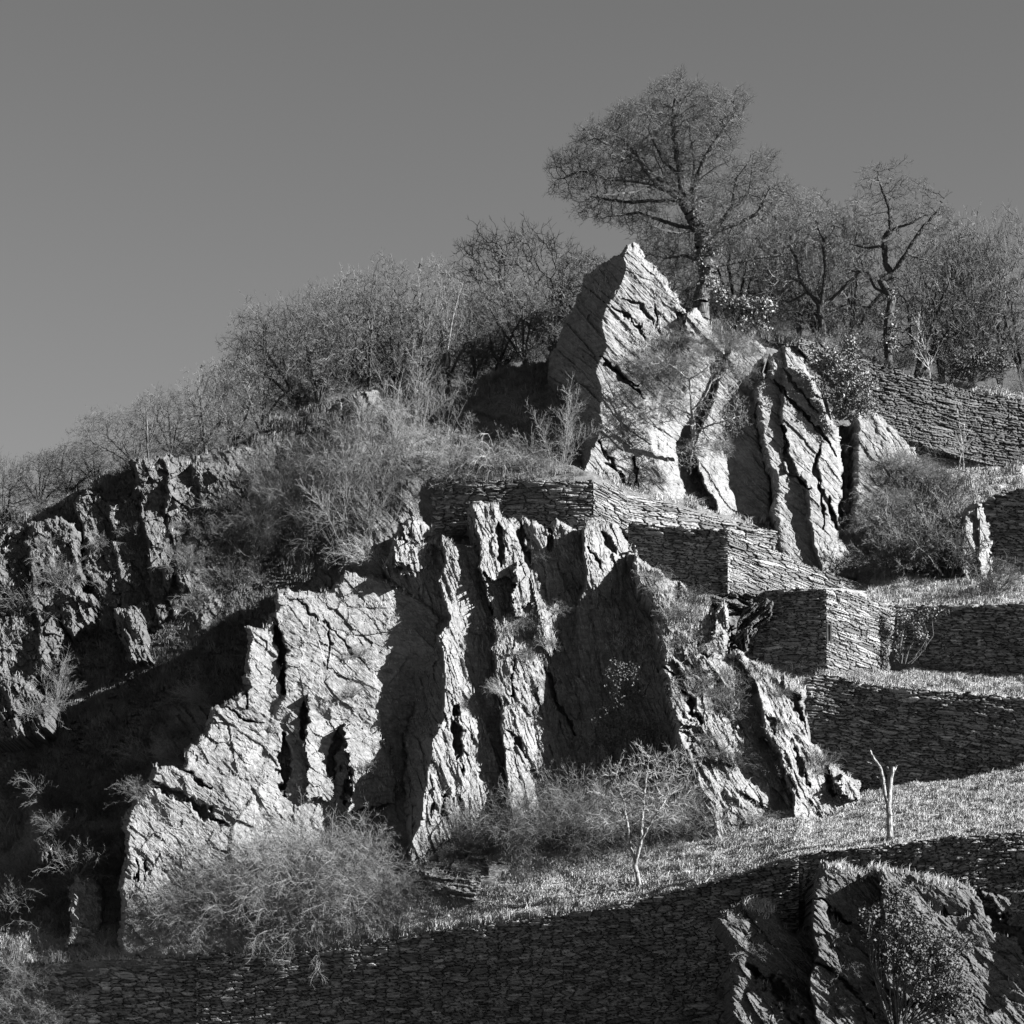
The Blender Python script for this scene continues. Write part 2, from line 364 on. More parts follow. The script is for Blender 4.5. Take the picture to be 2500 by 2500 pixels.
# foot of the hill down to the valley floor, and its flanks
p0 = P(uu, 0*uu+2676, Tdepth(uu, 0*uu+2676)); p1 = p0.copy(); p1[:, 1] -= 12; p1[:, 2] = -0.5
i = np.arange(n-1)
o = new_mesh('hill_foot', np.concatenate([p0, p1]), np.stack([i, i+n, i+1+n, i+1], -1), M_soil); tag(o, kind='structure')
fl_v = []; fl_f = []
for uE, sx in ((-400, -1), (2900, 1)):
    vE = np.arange(float(skyline(uE)), 2680, 40.); a = P(0*vE+uE, vE, Tdepth(0*vE+uE, vE)); b = a.copy(); b[:, 0] += sx*60; b[:, 2] = b[:, 2]*.55 - 4; b[:, 1] += 10
    k = len(vE); off = sum(len(q) for q in fl_v); fl_v += [a, b]; i = np.arange(k-1)+off
    fl_f.append(np.stack([i, i+1, i+1+k, i+k], -1))
o = new_mesh('hill_flank', np.concatenate(fl_v), np.concatenate(fl_f), M_soil); tag(o, kind='structure')

# ------------------------------------------------------------------ crags
def pl(y0, v0, k, ku=0, u0=0): return lambda U, V: y0 + (v0 - V)*k + (U-u0)*ku
# lower left slab
crag('broad pale rock slab at lower left of the cliff, behind the twiggy thicket',
 [(843,1396),(815,1430),(792,1446),(730,1440),(666,1436),(676,1490),(655,1522),(592,1524),(600,1580),(588,1690),(545,1720),(512,1726),(503,1786),(447,1823),(442,1865),(373,1870),(359,1898),(326,1935),(303,1977),(300,2042),(298,2084),(293,2182),(285,2335),(700,2345),(1060,2200),(1080,1500),(1000,1440),(900,1400)],
 pl(102.6, 2080, .0078), [
 [(560,1390,3.9),(575,1520,4.2),(575,1690,4.2),(490,1730,4.4),(420,1850,4.3),(290,1980,3.7),(285,2320,3.0)],
 [(668,1390,3.4),(676,1520,3.5),(686,1600,3.5),(692,1700,3.4),(650,1760,3.2),(640,1900,3.0),(560,2020,3.1),(560,2320,3.1)],
 [(674,1390,3.7),(684,1520,3.8),(694,1600,3.8),(700,1700,3.7),(660,1760,3.2),(648,1900,3.0),(568,2020,3.2),(568,2320,3.2)],
 [(895,1390,2.6),(900,1463,2.7),(907,1566,2.8),(912,1659,2.7),(930,1800,2.1),(960,1960,.7),(960,2320,0)],
 [(1020,1390,2.4),(1020,1560,2.6),(1010,1800,.3),(1010,2320,0)]],
 ang=40, seed=3, A=.13, La=1.5, Lb=.8, sawk=.35,
 cracks=[([(674,1515),(688,1589),(694,1700)], 9, 1.4), ([(594,1580),(590,1650),(610,1720)], 8, .8), ([(359,1907),(440,1945),(500,1985),(559,2019)], 13, 1.0), ([(450,1880),(520,1925)], 7, .7),
  ([(699,1800),(696,1870),(700,1949)], 13, 1.1), ([(742,1712),(748,1760),(745,1805)], 8, .9), ([(822,1780),(815,1850),(812,1900)], 13, .9), ([(850,1880),(845,1963)], 11, .8),
  ([(330,2095),(335,2150)], 5, .7), ([(355,2100),(352,2140)], 4, .6), ([(790,1500),(810,1570),(800,1640)], 3, .3), ([(640,1770),(560,1730)], 5, .4), ([(720,1460),(840,1560),(900,1640)], 4, .3)],
 adds=[([(833,1771),(900,1780),(958,1822),(962,1970),(850,1980),(850,1850)], .9, .3), ([(750,1700),(830,1740),(815,1960),(745,1950)], .5, .1)])
# central buttresses
crest1 = [(1080,1228,2.3),(1084,1319,2.7),(1089,1379,2.9),(1075,1417,3.0),(1098,1510,3.0),(1072,1547,3.1),(1079,1636,3.1),(1084,1729,3.1),(1091,1757,3.1),(1061,1808,3.3),(1051,1869,3.4),(1033,1938,3.5),(1003,2120,3.6)]
gul = [(1150,1228,1.2),(1163,1286,1.2),(1168,1379,1.1),(1203,1519,1.0),(1207,1612,.9),(1217,1752,.8),(1226,1892,.8),(1238,1940,1.1),(1250,2060,.8),(1252,2120,-.6)]
crest1 = [(u, v, p-.65) for u, v, p in crest1]; gul_ = [(u, v, p-.1) for u, v, p in gul]
crag('tall pale central buttresses with deep dark vertical gullies below the stone wall',
 [(975,1275),(1000,1258),(1040,1270),(1075,1300),(1110,1320),(1145,1335),(1148,1232),(1215,1226),(1235,1260),(1300,1270),(1340,1290),(1355,1262),(1385,1280),(1420,1290),(1440,1272),(1500,1278),(1540,1330),(1600,1390),(1650,1420),(1700,1480),(1670,1960),(1560,2110),(1400,2150),(1180,2170),(1000,2190),(985,2000),(990,1800),(1005,1600),(990,1480),(940,1390),(955,1330)],
 pl(101.4, 2080, .0075), [
 [(930,1228,1.4),(940,1400,1.6),(1000,1500,.3),(1010,1600,.1),(1010,1800,.1),(985,2120,1.0)],
 [(u-5, v, p-1.2) for u, v, p in crest1], crest1,
 [(1125,1228,1.2),(1128,1351,1.4),(1134,1398,1.6),(1165,1454,1.3),(1168,1510,1.3),(1135,1556,1.7),(1138,1659,1.7),(1145,1752,1.6),(1150,1822,1.7),(1165,1892,1.6),(1190,1940,1.6),(1190,2120,1.2)],
 gul_, [(u+6, v, p+1.3) for u, v, p in gul],
 [(1290,1228,1.5),(1300,1400,1.6),(1295,1500,1.7),(1303,1560,1.6),(1303,1690,1.5),(1290,1840,1.5),(1275,1930,1.6),(1290,2120,1.5)],
 [(1330,1228,1.5),(1340,1400,1.5),(1330,1560,1.6),(1320,1690,1.2),(1310,1840,1.2),(1320,2120,1.0)],
 [(1422,1228,1.3),(1424,1400,1.0),(1390,1600,.2),(1400,1800,-.3),(1400,2120,0)],
 [(1430,1228,2.5),(1430,1400,2.4),(1414,1500,1.2),(1414,1610,.3),(1420,1800,-.2),(1420,2120,0)],
 [(1530,1228,1.4),(1540,1400,1.0),(1540,1500,.4),(1560,1600,.3),(1560,2120,.6)],
 [(1700,1228,1.8),(1700,1500,1.6),(1700,2120,1.6)]],
 mat=M_rockv, ang=74, seed=5, A=.21, La=1.7, Lb=.45,
 cracks=[([(1108,1725),(1118,1800),(1128,1895)], 11, 1.1), ([(1236,1780),(1262,1812),(1292,1845)], 6, .6), ([(1252,1470),(1256,1600),(1250,1700)], 4, .6), ([(1222,1270),(1225,1380)], 9, .8),
  ([(1262,1270),(1280,1340),(1300,1400)], 12, .9), ([(1080,1940),(1086,2010)], 5, .7), ([(1125,1935),(1128,1990)], 6, .7), ([(1060,1960),(1055,2000)], 5, .5),
  ([(1330,1630),(1360,1700),(1400,1790)], 8, .6), ([(1470,1300),(1500,1350)], 8, .6), ([(1440,1340),(1475,1400)], 5, .5), ([(1340,1290),(1345,1340)], 8, .7)],
 adds=[([(1250,1375),(1300,1380),(1330,1440),(1335,1520),(1290,1460),(1262,1510)], .7, .1), ([(1180,1385),(1215,1420),(1250,1405),(1252,1480),(1225,1530),(1200,1500)], -.6, -.8),
       ([(978,1275),(1040,1270),(1060,1310),(1000,1330)], .6, .2), ([(955,1320),(1030,1330),(1060,1370),(1010,1400),(965,1370)], .6, .1), ([(965,1375),(1000,1380),(1005,1420),(985,1410)], 1.0, .6),
       ([(1330,1480),(1370,1480),(1365,1560),(1350,1600),(1300,1560)], .5, .3), ([(1190,1940),(1195,1990),(1100,2040),(1000,2110),(1010,2000),(1035,1935)], .3, .1)])
# right ridge
crag('lit rocky ridge running down to the grass right of the dark hollow',
 [(1540,1330),(1570,1400),(1628,1404),(1674,1428),(1692,1475),(1735,1490),(1761,1466),(1786,1492),(1785,1600),(1808,1584),(1861,1625),(1929,1656),(1969,1680),(1968,1726),(1975,1794),(2016,1847),(2059,1892),(2100,1903),(2100,1975),(2016,2010),(1954,2030),(1885,2050),(1767,2080),(1725,2070),(1690,1900),(1650,1780),(1612,1640),(1603,1560),(1606,1500),(1560,1440)],
 pl(101.2, 2000, .0072), [
 [(1540,1330,1.5),(1606,1480,2.7),(1608,1610,2.9),(1640,1743,2.9),(1682,1827,2.9),(1712,1873,2.9),(1750,1930,3.0),(1756,2030,3.0)],
 [(1680,1330,1.1),(1700,1500,2.0),(1720,1610,2.1),(1725,1743,2.3),(1722,1827,2.5),(1750,1900,2.5),(1800,1930,2.5),(1815,2030,2.5)],
 [(1750,1330,.9),(1765,1500,1.6),(1800,1610,1.4),(1850,1700,1.3),(1866,1780,1.2),(1898,1840,1.2),(1930,1930,1.3),(1945,2030,1.5)],
 [(1756,1330,1.5),(1771,1500,2.0),(1806,1610,1.8),(1858,1700,2.2),(1873,1780,2.3),(1905,1840,2.4),(1937,1930,2.5),(1952,2030,2.5)],
 [(1850,1330,.8),(1880,1500,1.1),(1905,1640,1.4),(1925,1740,1.6),(1945,1830,1.9),(1975,1900,2.0),(1985,2030,2.0)],
 [(2000,1330,.4),(2000,1700,.6),(2060,1850,1.0),(2110,2030,1.2)]],
 ang=60, seed=8, A=.25, La=1.2, Lb=.45, warp=11,
 cracks=[([(1612,1625),(1660,1665)], 7, .7), ([(1665,1690),(1690,1740),(1710,1760)], 12, 1.0), ([(1655,1620),(1662,1650)], 6, .6), ([(1920,1680),(1945,1730),(1968,1790)], 11, .8),
  ([(1870,1750),(1895,1790)], 8, .7), ([(1740,1640),(1755,1700)], 9, .8), ([(1930,1810),(1955,1870),(1965,1930)], 7, .8), ([(1650,1410),(1655,1460)], 6, .6), ([(1700,1560),(1720,1600)], 8, .5), ([(2010,1860),(2040,1940)], 6, .7)],
 adds=[([(1680,1760),(1800,1770),(1790,1860),(1700,1850)], .2, .4), ([(2045,1895),(2100,1905),(2100,1950),(2050,1950)], .8, .5), ([(1745,1480),(1762,1466),(1786,1492),(1780,1540),(1735,1560)], .7, .3), ([(1670,1570),(1720,1560),(1765,1610),(1700,1640)], .4, .2)])
# pointed rock
crestP = [(1530,590,3.4),(1529,654,3.3),(1511,705,3.3),(1478,761,3.3),(1467,789,3.4),(1474,845,3.3),(1457,910,3.3),(1469,966,3.3),(1467,1036,3.3),(1450,1082,3.3),(1436,1124,3.4),(1418,1180,3.5),(1400,1300,3.5)]
crag('tall pointed rock with dark left side and bright right face, below the oak',
 [(1534,592),(1525,604),(1483,630),(1455,660),(1427,672),(1404,733),(1376,789),(1343,863),(1338,919),(1385,965),(1404,1005),(1420,1059),(1405,1130),(1385,1200),(1500,1290),(1900,1400),(1885,1200),(1860,1000),(1865,850),(1830,825),(1760,830),(1728,790),(1700,758),(1669,758),(1637,696),(1595,644),(1548,597)],
 pl(114.3, 1200, .0042), [
 [(1490,590,1.4),(1440,663,.9),(1376,789,.6),(1335,863,.4),(1335,940,.4),(1390,985,1.0),(1410,1060,1.6),(1395,1300,2.0)],
 crestP,
 [(1580,590,3.0),(1610,644,2.6),(1690,760,1.9),(1700,850,1.7),(1640,900,2.0),(1576,966,2.5),(1595,1105,2.2),(1632,1208,1.8),(1650,1400,1.6)],
 [(1800,590,1.2),(1800,760,1.0),(1780,850,.3),(1740,966,-.6),(1690,1090,-1.2),(1710,1152,-1.2),(1738,1222,-1.1),(1760,1400,-1)],
 [(1806,590,1.2),(1806,760,1.0),(1786,850,.6),(1746,966,.3),(1697,1090,.9),(1717,1152,1.0),(1745,1222,1.0),(1767,1400,1)],
 [(1870,590,.6),(1870,850,-.2),(1830,966,-.7),(1790,1090,-.4),(1800,1222,-.3),(1820,1400,-.3)],
 [(1910,590,.2),(1910,1400,-1.0)]],
 mat=M_rock, ang=43, seed=12, A=.11, sawk=.5, amp=lambda U, V: 1 + 1.3*np.clip((np.interp(V, [c[1] for c in crestP], [c[0] for c in crestP]) - U)/12, 0, 1), La=2.8, Lb=.5, R=.5,
 cracks=[([(1500,745),(1545,790),(1600,850)], 5, .5), ([(1510,720),(1560,750),(1620,820)], 4, .4), ([(1590,730),(1600,780),(1605,800)], 3, .45), ([(1478,890),(1530,930),(1580,975)], 7, .6), ([(1465,870),(1500,900),(1560,940)], 5, .6), ([(1460,1080),(1490,1120),(1530,1190)], 5, .5),
  ([(1545,1110),(1555,1180),(1565,1210)], 5, .6), ([(1525,1180),(1545,1210)], 12, .5), ([(1660,760),(1668,800)], 6, .6), ([(1480,1130),(1520,1160)], 4, .4)],
 adds=[([(1670,757),(1700,757),(1728,790),(1735,830),(1690,830)], .6, .3)])
crag('steep bright split slab standing right of the pointed rock above the wall',
 [(1842,950),(1872,925),(1882,870),(1902,850),(1921,840),(1962,862),(1990,930),(2030,1010),(2055,1060),(2060,1180),(2048,1290),(2100,1420),(1900,1400),(1890,1200),(1850,1040)],
 pl(116.1, 1300, .0042), [
 [(1890,840,2.6),(1870,930,2.8),(1842,956,3.0),(1851,1036,3.0),(1893,1152,3.0),(1911,1273,3.0),(1930,1400,3.0)],
 [(1905,840,2.4),(1905,956,2.4),(1905,1036,2.5),(1915,1152,2.7),(1965,1189,2.5),(1968,1264,2.5),(2000,1400,2.5)],
 [(1912,840,2.7),(1912,956,2.9),(1912,1036,3.0),(1922,1152,3.1),(1973,1189,3.1),(1976,1264,3.1),(2008,1400,3.1)],
 [(2060,840,1.3),(2060,1100,1.6),(2050,1290,2.1),(2090,1400,2.1)],
 [(2100,840,.8),(2100,1400,.8)]],
 ang=44, seed=15, A=.11, La=3, Lb=.5, R=.4,
 cracks=[([(1892,930),(1940,990),(2000,1050),(2042,1115)], 6, .7), ([(1905,900),(1950,960),(2000,1010)], 4, .4), ([(1998,1080),(1985,1150),(2000,1195),(2010,1290)], 6, .7), ([(1913,1040),(1918,1100),(1935,1160),(1975,1195)], 9, .8), ([(2025,1210),(2040,1290)], 8, .8), ([(1990,1170),(2040,1260)],4,.5)])
crag('smooth pale rock face beside the leafy evergreen bush, below the sloping wall',
 [(2084,1015),(2110,1000),(2160,1018),(2220,1060),(2250,1120),(2270,1240),(2260,1400),(2100,1420),(2084,1300),(2080,1150)],
 pl(117.3, 1300, .0045), [[(2080,1000,2.4),(2080,1420,2.4)], [(2280,1000,.5),(2280,1420,.5)]], ang=52, seed=18, A=.16, R=.5, La=2, Lb=.7)
crag('narrow upright pale rock at the end of the upper terrace, right of the thicket',
 [(2352,1250),(2380,1222),(2400,1226),(2415,1290),(2425,1370),(2440,1440),(2365,1445),(2350,1330)],
 pl(111.7, 1400, .0045), [[(2350,1220,1.2),(2350,1440,1.4)], [(2385,1220,1.0),(2385,1440,1.0)], [(2390,1220,1.3),(2390,1440,1.4)], [(2440,1220,.3),(2440,1440,.5)]], ang=70, seed=19, A=.2, R=.4)
# left cliffs
saw = lambda us, p, q, v0, v1, lean=0: sum([[[(u-4, v0, q), (u-4+lean, v1, q)], [(u, v0, p), (u+lean, v1, p)]] for u in us], [])
TD = lambda k: (lambda U, V: Tdepth(U, V) - k)
crag('jagged lit rock crown on the left ridge above the shaded slope',
 [(177,1226),(210,1198),(250,1205),(300,1240),(330,1200),(335,1165),(315,1124),(350,1105),(387,1106),(475,1122),(559,1140),(605,1175),(592,1250),(520,1320),(500,1400),(440,1500),(340,1560),(230,1450),(200,1330)],
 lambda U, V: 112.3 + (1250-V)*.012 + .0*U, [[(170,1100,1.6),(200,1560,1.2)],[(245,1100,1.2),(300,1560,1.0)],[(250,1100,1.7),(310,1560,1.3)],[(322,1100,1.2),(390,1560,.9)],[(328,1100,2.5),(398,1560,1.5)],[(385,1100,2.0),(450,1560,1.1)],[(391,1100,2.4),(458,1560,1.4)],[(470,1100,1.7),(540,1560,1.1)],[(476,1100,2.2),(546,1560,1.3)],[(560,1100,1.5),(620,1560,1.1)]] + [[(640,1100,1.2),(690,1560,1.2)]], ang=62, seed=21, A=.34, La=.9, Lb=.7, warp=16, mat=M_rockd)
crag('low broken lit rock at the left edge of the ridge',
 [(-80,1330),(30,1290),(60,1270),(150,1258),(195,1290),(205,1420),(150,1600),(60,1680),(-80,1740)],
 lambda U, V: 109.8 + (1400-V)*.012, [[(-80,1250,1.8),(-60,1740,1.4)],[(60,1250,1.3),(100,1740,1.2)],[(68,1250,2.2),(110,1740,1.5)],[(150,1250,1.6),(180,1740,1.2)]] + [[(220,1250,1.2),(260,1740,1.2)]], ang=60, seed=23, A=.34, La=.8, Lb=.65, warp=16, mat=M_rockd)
for lab, po, y, s in (
 ('squat rock knob in the shaded left slope, left of a matching knob', [(384,1385),(400,1372),(425,1385),(432,1430),(410,1455),(388,1440)], 108.6, 25),
 ('small rock knob in the shaded left slope, right of a larger knob', [(420,1400),(435,1388),(455,1400),(456,1440),(432,1448)], 108.4, 26),
 ('dark rounded rock face low on the left edge of the slope', [(-60,1680),(60,1660),(120,1700),(110,1780),(40,1810),(-60,1820)], 103.8, 27),
 ('weathered rock bulge at mid height of the left slope', [(140,1470),(190,1440),(240,1460),(235,1540),(180,1560),(145,1530)], 107.6, 28),
 ('dim rock blocks in the middle of the shaded slope', [(280,1490),(330,1475),(360,1540),(370,1620),(320,1620),(290,1560)], 107.0, 29),
 ('dim boulder low in the dark left slope above the grass edge', [(90,2040),(130,2030),(160,2070),(140,2120),(90,2110)], 101.3, 30)):
    uc = sum(p[0] for p in po)/len(po)
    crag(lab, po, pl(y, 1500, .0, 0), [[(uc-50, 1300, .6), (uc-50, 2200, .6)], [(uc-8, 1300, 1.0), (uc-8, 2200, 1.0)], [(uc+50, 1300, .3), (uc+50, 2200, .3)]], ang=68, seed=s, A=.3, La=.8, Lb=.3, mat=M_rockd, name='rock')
crag('small pointed rock spike standing alone at lower left above the low wall',
 [(176,2150),(188,2128),(205,2140),(240,2152),(252,2175),(256,2240),(250,2310),(165,2310),(166,2220)],
 pl(100.6, 2300, .006), [[(160,2100,2.0),(160,2310,2.2)], [(255,2100,1.2),(255,2310,1.2)]], ang=50, seed=33, A=.2, La=.8, Lb=.4, R=.5)
# slate heap on the grass
crag('flat slate ledges lying in the grass beside the thicket',
 [(1005,2110),(1060,2092),(1100,2095),(1130,2085),(1190,2088),(1250,2112),(1200,2122),(1240,2130),(1180,2150),(1170,2200),(1140,2205),(1060,2180),(1040,2150)],
 lambda U, V: Tdepth(U, V)+.1, [[(1000,2080,.8),(1000,2210,.8)], [(1250,2080,.5),(1250,2210,.5)]], ang=8, seed=35, A=.3, warp=5, La=1.2, Lb=.16, R=.4, rw=10)
R = np.random.default_rng(64)
for k, (u, v, w_, lab) in enumerate(((1035,2128,.9,'leftmost thin slate slab lying tilted on the grass beside the thicket'), (1085,2112,1.5,'long thin slate slab at the upper edge of the fallen slates'), (1150,2118,1.7,'widest thin slate slab lying in the middle of the fallen slates'),
      (1215,2122,1.3,'rightmost slate slab on the grass, pointing along the slope'), (1090,2165,1.2,'thin slate slab half sunk in grass below the other fallen slates'), (1150,2185,.8,'small dark slate block lowest of the fallen slates'), (1190,2150,.9,'small slate slab right of the middle of the fallen slates'))):
    Yg = float(Tdepth(np.array(float(u)), np.array(float(v)))) - .25; c = P(u, v, Yg); n_ = 9; th = np.sort(R.uniform(0, 6.28, n_)); rr = R.uniform(.6, 1, n_)
    xs = np.cos(th)*rr*w_*.55; ys = np.sin(th)*rr*w_*.35; tz = .25*xs*R.uniform(-1, .3) + .45*ys; h = .09*R.uniform(.8, 1.6)
    tp = np.stack([xs, ys, tz+h], -1) + R.normal(0, .012, (n_, 3)); bt = np.stack([xs*1.03, ys*1.03, tz-h], -1)
    V3 = np.concatenate([tp, bt, tp.mean(0)[None], bt.mean(0)[None]]) + c; i = np.arange(n_); q = (i+1) % n_
    F3 = np.concatenate([np.stack([i+n_, q+n_, q], -1), np.stack([i+n_, q, i], -1), np.stack([i, q, 0*i+2*n_], -1), np.stack([q+n_, i+n_, 0*i+2*n_+1], -1)])
    tag(new_mesh('flat_stone', V3, F3, M_rock, loc=tuple(c)), lab, 'slate', 'fallen slates on the grass')
# collapsed slates beside the tower
for lab, po, y, s, an in (
 ('tilted loose slates collapsed left of the corner tower wall', [(1800,1530),(1820,1480),(1870,1455),(1895,1480),(1880,1520),(1850,1530),(1835,1560),(1800,1570)], 105.0, 36, -40),
 ('dark fallen slate slabs below the upper block wall corner', [(1740,1455),(1800,1440),(1850,1450),(1830,1485),(1780,1500),(1745,1480)], 105.6, 37, 15),
 ('small fan of upright slates left of the corner tower', [(1795,1560),(1826,1530),(1830,1590),(1800,1580)], 104.6, 38, 80)):
    crag(lab, po, pl(y, 1500, 0), [[(1740, 1400, .8), (1740, 1700, .8)], [(1900, 1400, .5), (1900, 1700, .5)]], ang=an, seed=s, A=.42, La=.9, Lb=.14, name='slate_pile', R=.2, rw=8, skirt=.8, cat='slates', mat=M_rockd)
# lower right crag
G2 = [(1990,2090,.9),(1985,2159,.8),(1978,2229,.8),(1992,2322,.8),(1973,2392,.8),(2020,2620,.8)]
crag('big dark-streaked crag in the lower right corner carrying the ivy bush',
 [(1745,2240),(1790,2205),(1850,2200),(1905,2228),(1940,2270),(1972,2270),(1985,2150),(2010,2103),(2060,2110),(2110,2120),(2160,2112),(2250,2130),(2370,2160),(2430,2180),(2520,2190),(2850,2200),(2850,2620),(1770,2620),(1785,2480),(1775,2380),(1800,2330)],
 pl(88.9, 2100, -.0030), [
 [(1760,2190,2.0),(1812,2250,2.3),(1835,2300,2.3),(1800,2380,2.5),(1790,2480,2.6),(1795,2620,2.6)],
 [(1900,2190,1.4),(1925,2300,1.4),(1900,2380,1.4),(1930,2480,1.6),(1950,2620,1.6)],
 G2, [(u+6, v, p+1.7) for u, v, p in G2],
 [(2060,2090,2.0),(2050,2200,1.9),(2080,2330,1.8),(2090,2450,1.7),(2130,2620,1.7)],
 [(2145,2090,1.3),(2150,2250,1.2),(2160,2400,1.2),(2240,2620,1.1)],
 [(2153,2090,2.4),(2158,2250,2.4),(2168,2400,2.3),(2248,2620,2.2)],
 [(2500,2090,-.1),(2500,2620,-.2)], [(2850,2090,-1),(2850,2620,-1)]],
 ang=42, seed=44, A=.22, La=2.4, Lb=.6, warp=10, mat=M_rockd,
 cracks=[([(1990,2195),(2040,2230),(2075,2250)], 9, .8), ([(1830,2360),(1900,2420),(1960,2490)], 16, 1.1), ([(1985,2340),(2060,2400),(2140,2490)], 8, .7), ([(2140,2400),(2220,2450),(2330,2480)], 12, .8), ([(2380,2170),(2440,2250),(2520,2330)], 18, 1.0), ([(2300,2215),(2305,2240)], 8, .6), ([(2320,2380),(2420,2470)], 4, .4), ([(1880,2450),(1990,2540)], 5, .5)])

# ------------------------------------------------------------------ dry stone walls
L8 = [q for q in HL[8]]
def l8(u): return float(line(8, u)), float(np.interp(u, [q[0] for q in L8], [q[2] for q in L8]))
top = [(u,)+l8(u) for u in (480,600,760,900,1100,1300,1500,1700,1880,1950)]
wall('long dark drystone terrace wall along the bottom, under the grass slope', top, [(480,2600),(1950,2600)], ang=-4, seed=51, La=.45, Lb=.12, step=2.0)
top = [(u, l8(u)[0]-4, l8(u)[1]+.55) for u in (-400,0,150,300,486)]
wall('overgrown low end of the terrace wall in the lower left corner', top, [(-400,2600),(486,2600)], ang=-1, seed=52, La=.5, Lb=.14, step=2.2, dark=1.1)
top = [(u, l8(u)[0]-2, l8(u)[1]+.1) for u in (1945,1990,2150,2330,2500,2900)]
wall('low rough wall edging the grass above the lower right crag', top, [(1945,2200),(2150,2170),(2500,2230),(2900,2240)], ang=-5, seed=53, La=.34, Lb=.11, step=2.2, off=.3)
wall('dark drystone wall at right below the narrow grass strip', [(1965,1656,104.0),(2005,1646,103.95),(2050,1650,103.85),(2090,1666,103.65),(2150,1672,103.4),(2300,1686,102.7),(2500,1702,101.8),(2900,1728,100.2)], [(1965,1960),(2100,1930),(2200,1918),(2350,1905),(2500,1880),(2900,1860)], ang=6, seed=54, La=.48, Lb=.11, off=.7)
wall('shaded drystone wall with ivy, right of the corner tower', [(2186,1480,107.3),(2300,1478,106.7),(2500,1472,105.6),(2900,1468,103.6)], [(2186,1650),(2500,1655),(2900,1660)], ang=2, seed=55)
# corner tower: dark left side, lit right side, one thing with two faces
def wall_pair(label, name_, a, b):
    root = empty('drystone_tower' if name_ == 't' else 'drystone_bastion', tuple(P(a[0][-1][0], a[1][-1][1], a[0][-1][2])))
    tag(root, label, 'stone wall')
    for (tp, bt, kw) in (a, b):
        o = wall('', tp, bt, name='wall_face', **kw); 
        for k in ('category', 'label'):
            if k in o: del o[k]
        w_ = o.location.copy(); o.parent = root; o.location = w_ - root.location
    return root
tw = wall_pair('corner tower of stacked slate, dark left side and sunlit right side', 't',
 ([(1815,1470,106.3),(1870,1440,106.0),(1940,1436,105.6),(2018,1436,105.0)], [(1815,1650),(2018,1665)], dict(ang=-3, seed=56, off=.5)),
 ([(2018,1436,105.0),(2060,1440,105.5),(2100,1452,106.0),(2150,1468,106.7),(2187,1482,107.3)], [(2018,1665),(2100,1668),(2187,1655)], dict(ang=19, seed=57, off=.5, La=.46, Lb=.115)))
# iron bracket on the tower corner
bx = P(2025, 1545, 104.35)
V8 = []; F6 = []
for (du, wd, dd) in ((-4, .06, .10), (4.5, .06, .12), (0, .22, .04)):
    c = P(2024+du, 1545, 104.28); hx, hy, hz = wd/2, dd/2, .40 if du else .34
    if du == 0: hx = .05
    k = len(V8)
    for sx in (-1, 1):
        for sy in (-1, 1):
            for sz in (-1, 1): V8.append((c[0]+sx*hx, c[1]+sy*hy, c[2]+sz*hz))
    F6 += [(k, k+1, k+3, k+2), (k+4, k+6, k+7, k+5), (k, k+4, k+5, k+1), (k+2, k+3, k+7, k+6), (k, k+2, k+6, k+4), (k+1, k+5, k+7, k+3)]
o = new_mesh('iron_rail', V8, F6, M_steel, loc=tuple(bx)); tag(o, 'short upright dark iron rail fixed to the corner of the slate tower', 'iron bracket')
# upper bastion and the long sloping wall behind it
wall_pair('upper slate bastion with a sharp corner, dark left and sunlit right face', 'b',
 ([(1535,1276,109.0),(1600,1281,108.6),(1700,1291,108.0),(1777,1290,107.5)], [(1535,1330),(1600,1400),(1690,1450),(1777,1462)], dict(ang=4, seed=58, off=.4, step=1.8)),
 ([(1777,1290,107.5),(1850,1320,108.4),(1930,1360,109.4),(2010,1395,110.4),(2110,1425,111.6)], [(1777,1462),(1860,1462),(1990,1455),(2110,1450)], dict(ang=21, seed=59, off=.4, step=1.8, La=.55, Lb=.13)))
wall('long sunlit wall of big slates sloping down right below the bright slabs', [(1526,1206,110.4),(1600,1216,111.1),(1700,1250,112.1),(1800,1272,113),(1900,1297,113.9),(2010,1330,114.9),(2110,1360,115.8),(2180,1385,116.4)], [(1526,1300),(1777,1350),(2000,1450),(2180,1450)], ang=9, seed=60, La=.75, Lb=.15, off=.7, jag=4, bat=-.0, step=1.8)
wall('dark straight drystone wall below the shrubs, left of the pointed rock', [(1046,1160,111.3),(1065,1163,110.9),(1110,1172,110.6),(1300,1172,109.9),(1449,1174,109.3)], [(1046,1310),(1449,1300)], ang=0, seed=61, La=.42, Lb=.12, off=.9, step=1.8)
wall('short sunlit return of the drystone wall, foot of the pointed rock', [(1449,1174,109.3),(1490,1180,109.9),(1532,1204,110.5)], [(1449,1300),(1532,1290)], ang=27, seed=62, La=.55, Lb=.13, off=.9, step=1.8)
wall('wide sloping drystone wall at upper right under the trees', [(1950,822,119.6),(2010,840,120.3),(2100,872,121),(2200,905,121.6),(2300,935,122.2),(2400,960,122.8),(2500,985,123.2),(2900,1040,125)], [(1950,850),(2060,960),(2120,1010),(2200,1070),(2300,1105),(2500,1155),(2900,1210)], ang=12, seed=63, La=.5, Lb=.10, off=4.2, bat=-.0, step=2.0, dark=.5, jag=11)
wall('dark ruined wall end at the right edge of the upper terrace', [(2395,1228,113.4),(2430,1205,113.2),(2480,1190,113),(2560,1180,112.5),(2900,1180,111)], [(2395,1240),(2430,1410),(2900,1430)], ang=2, seed=64, off=.6, dark=.8)
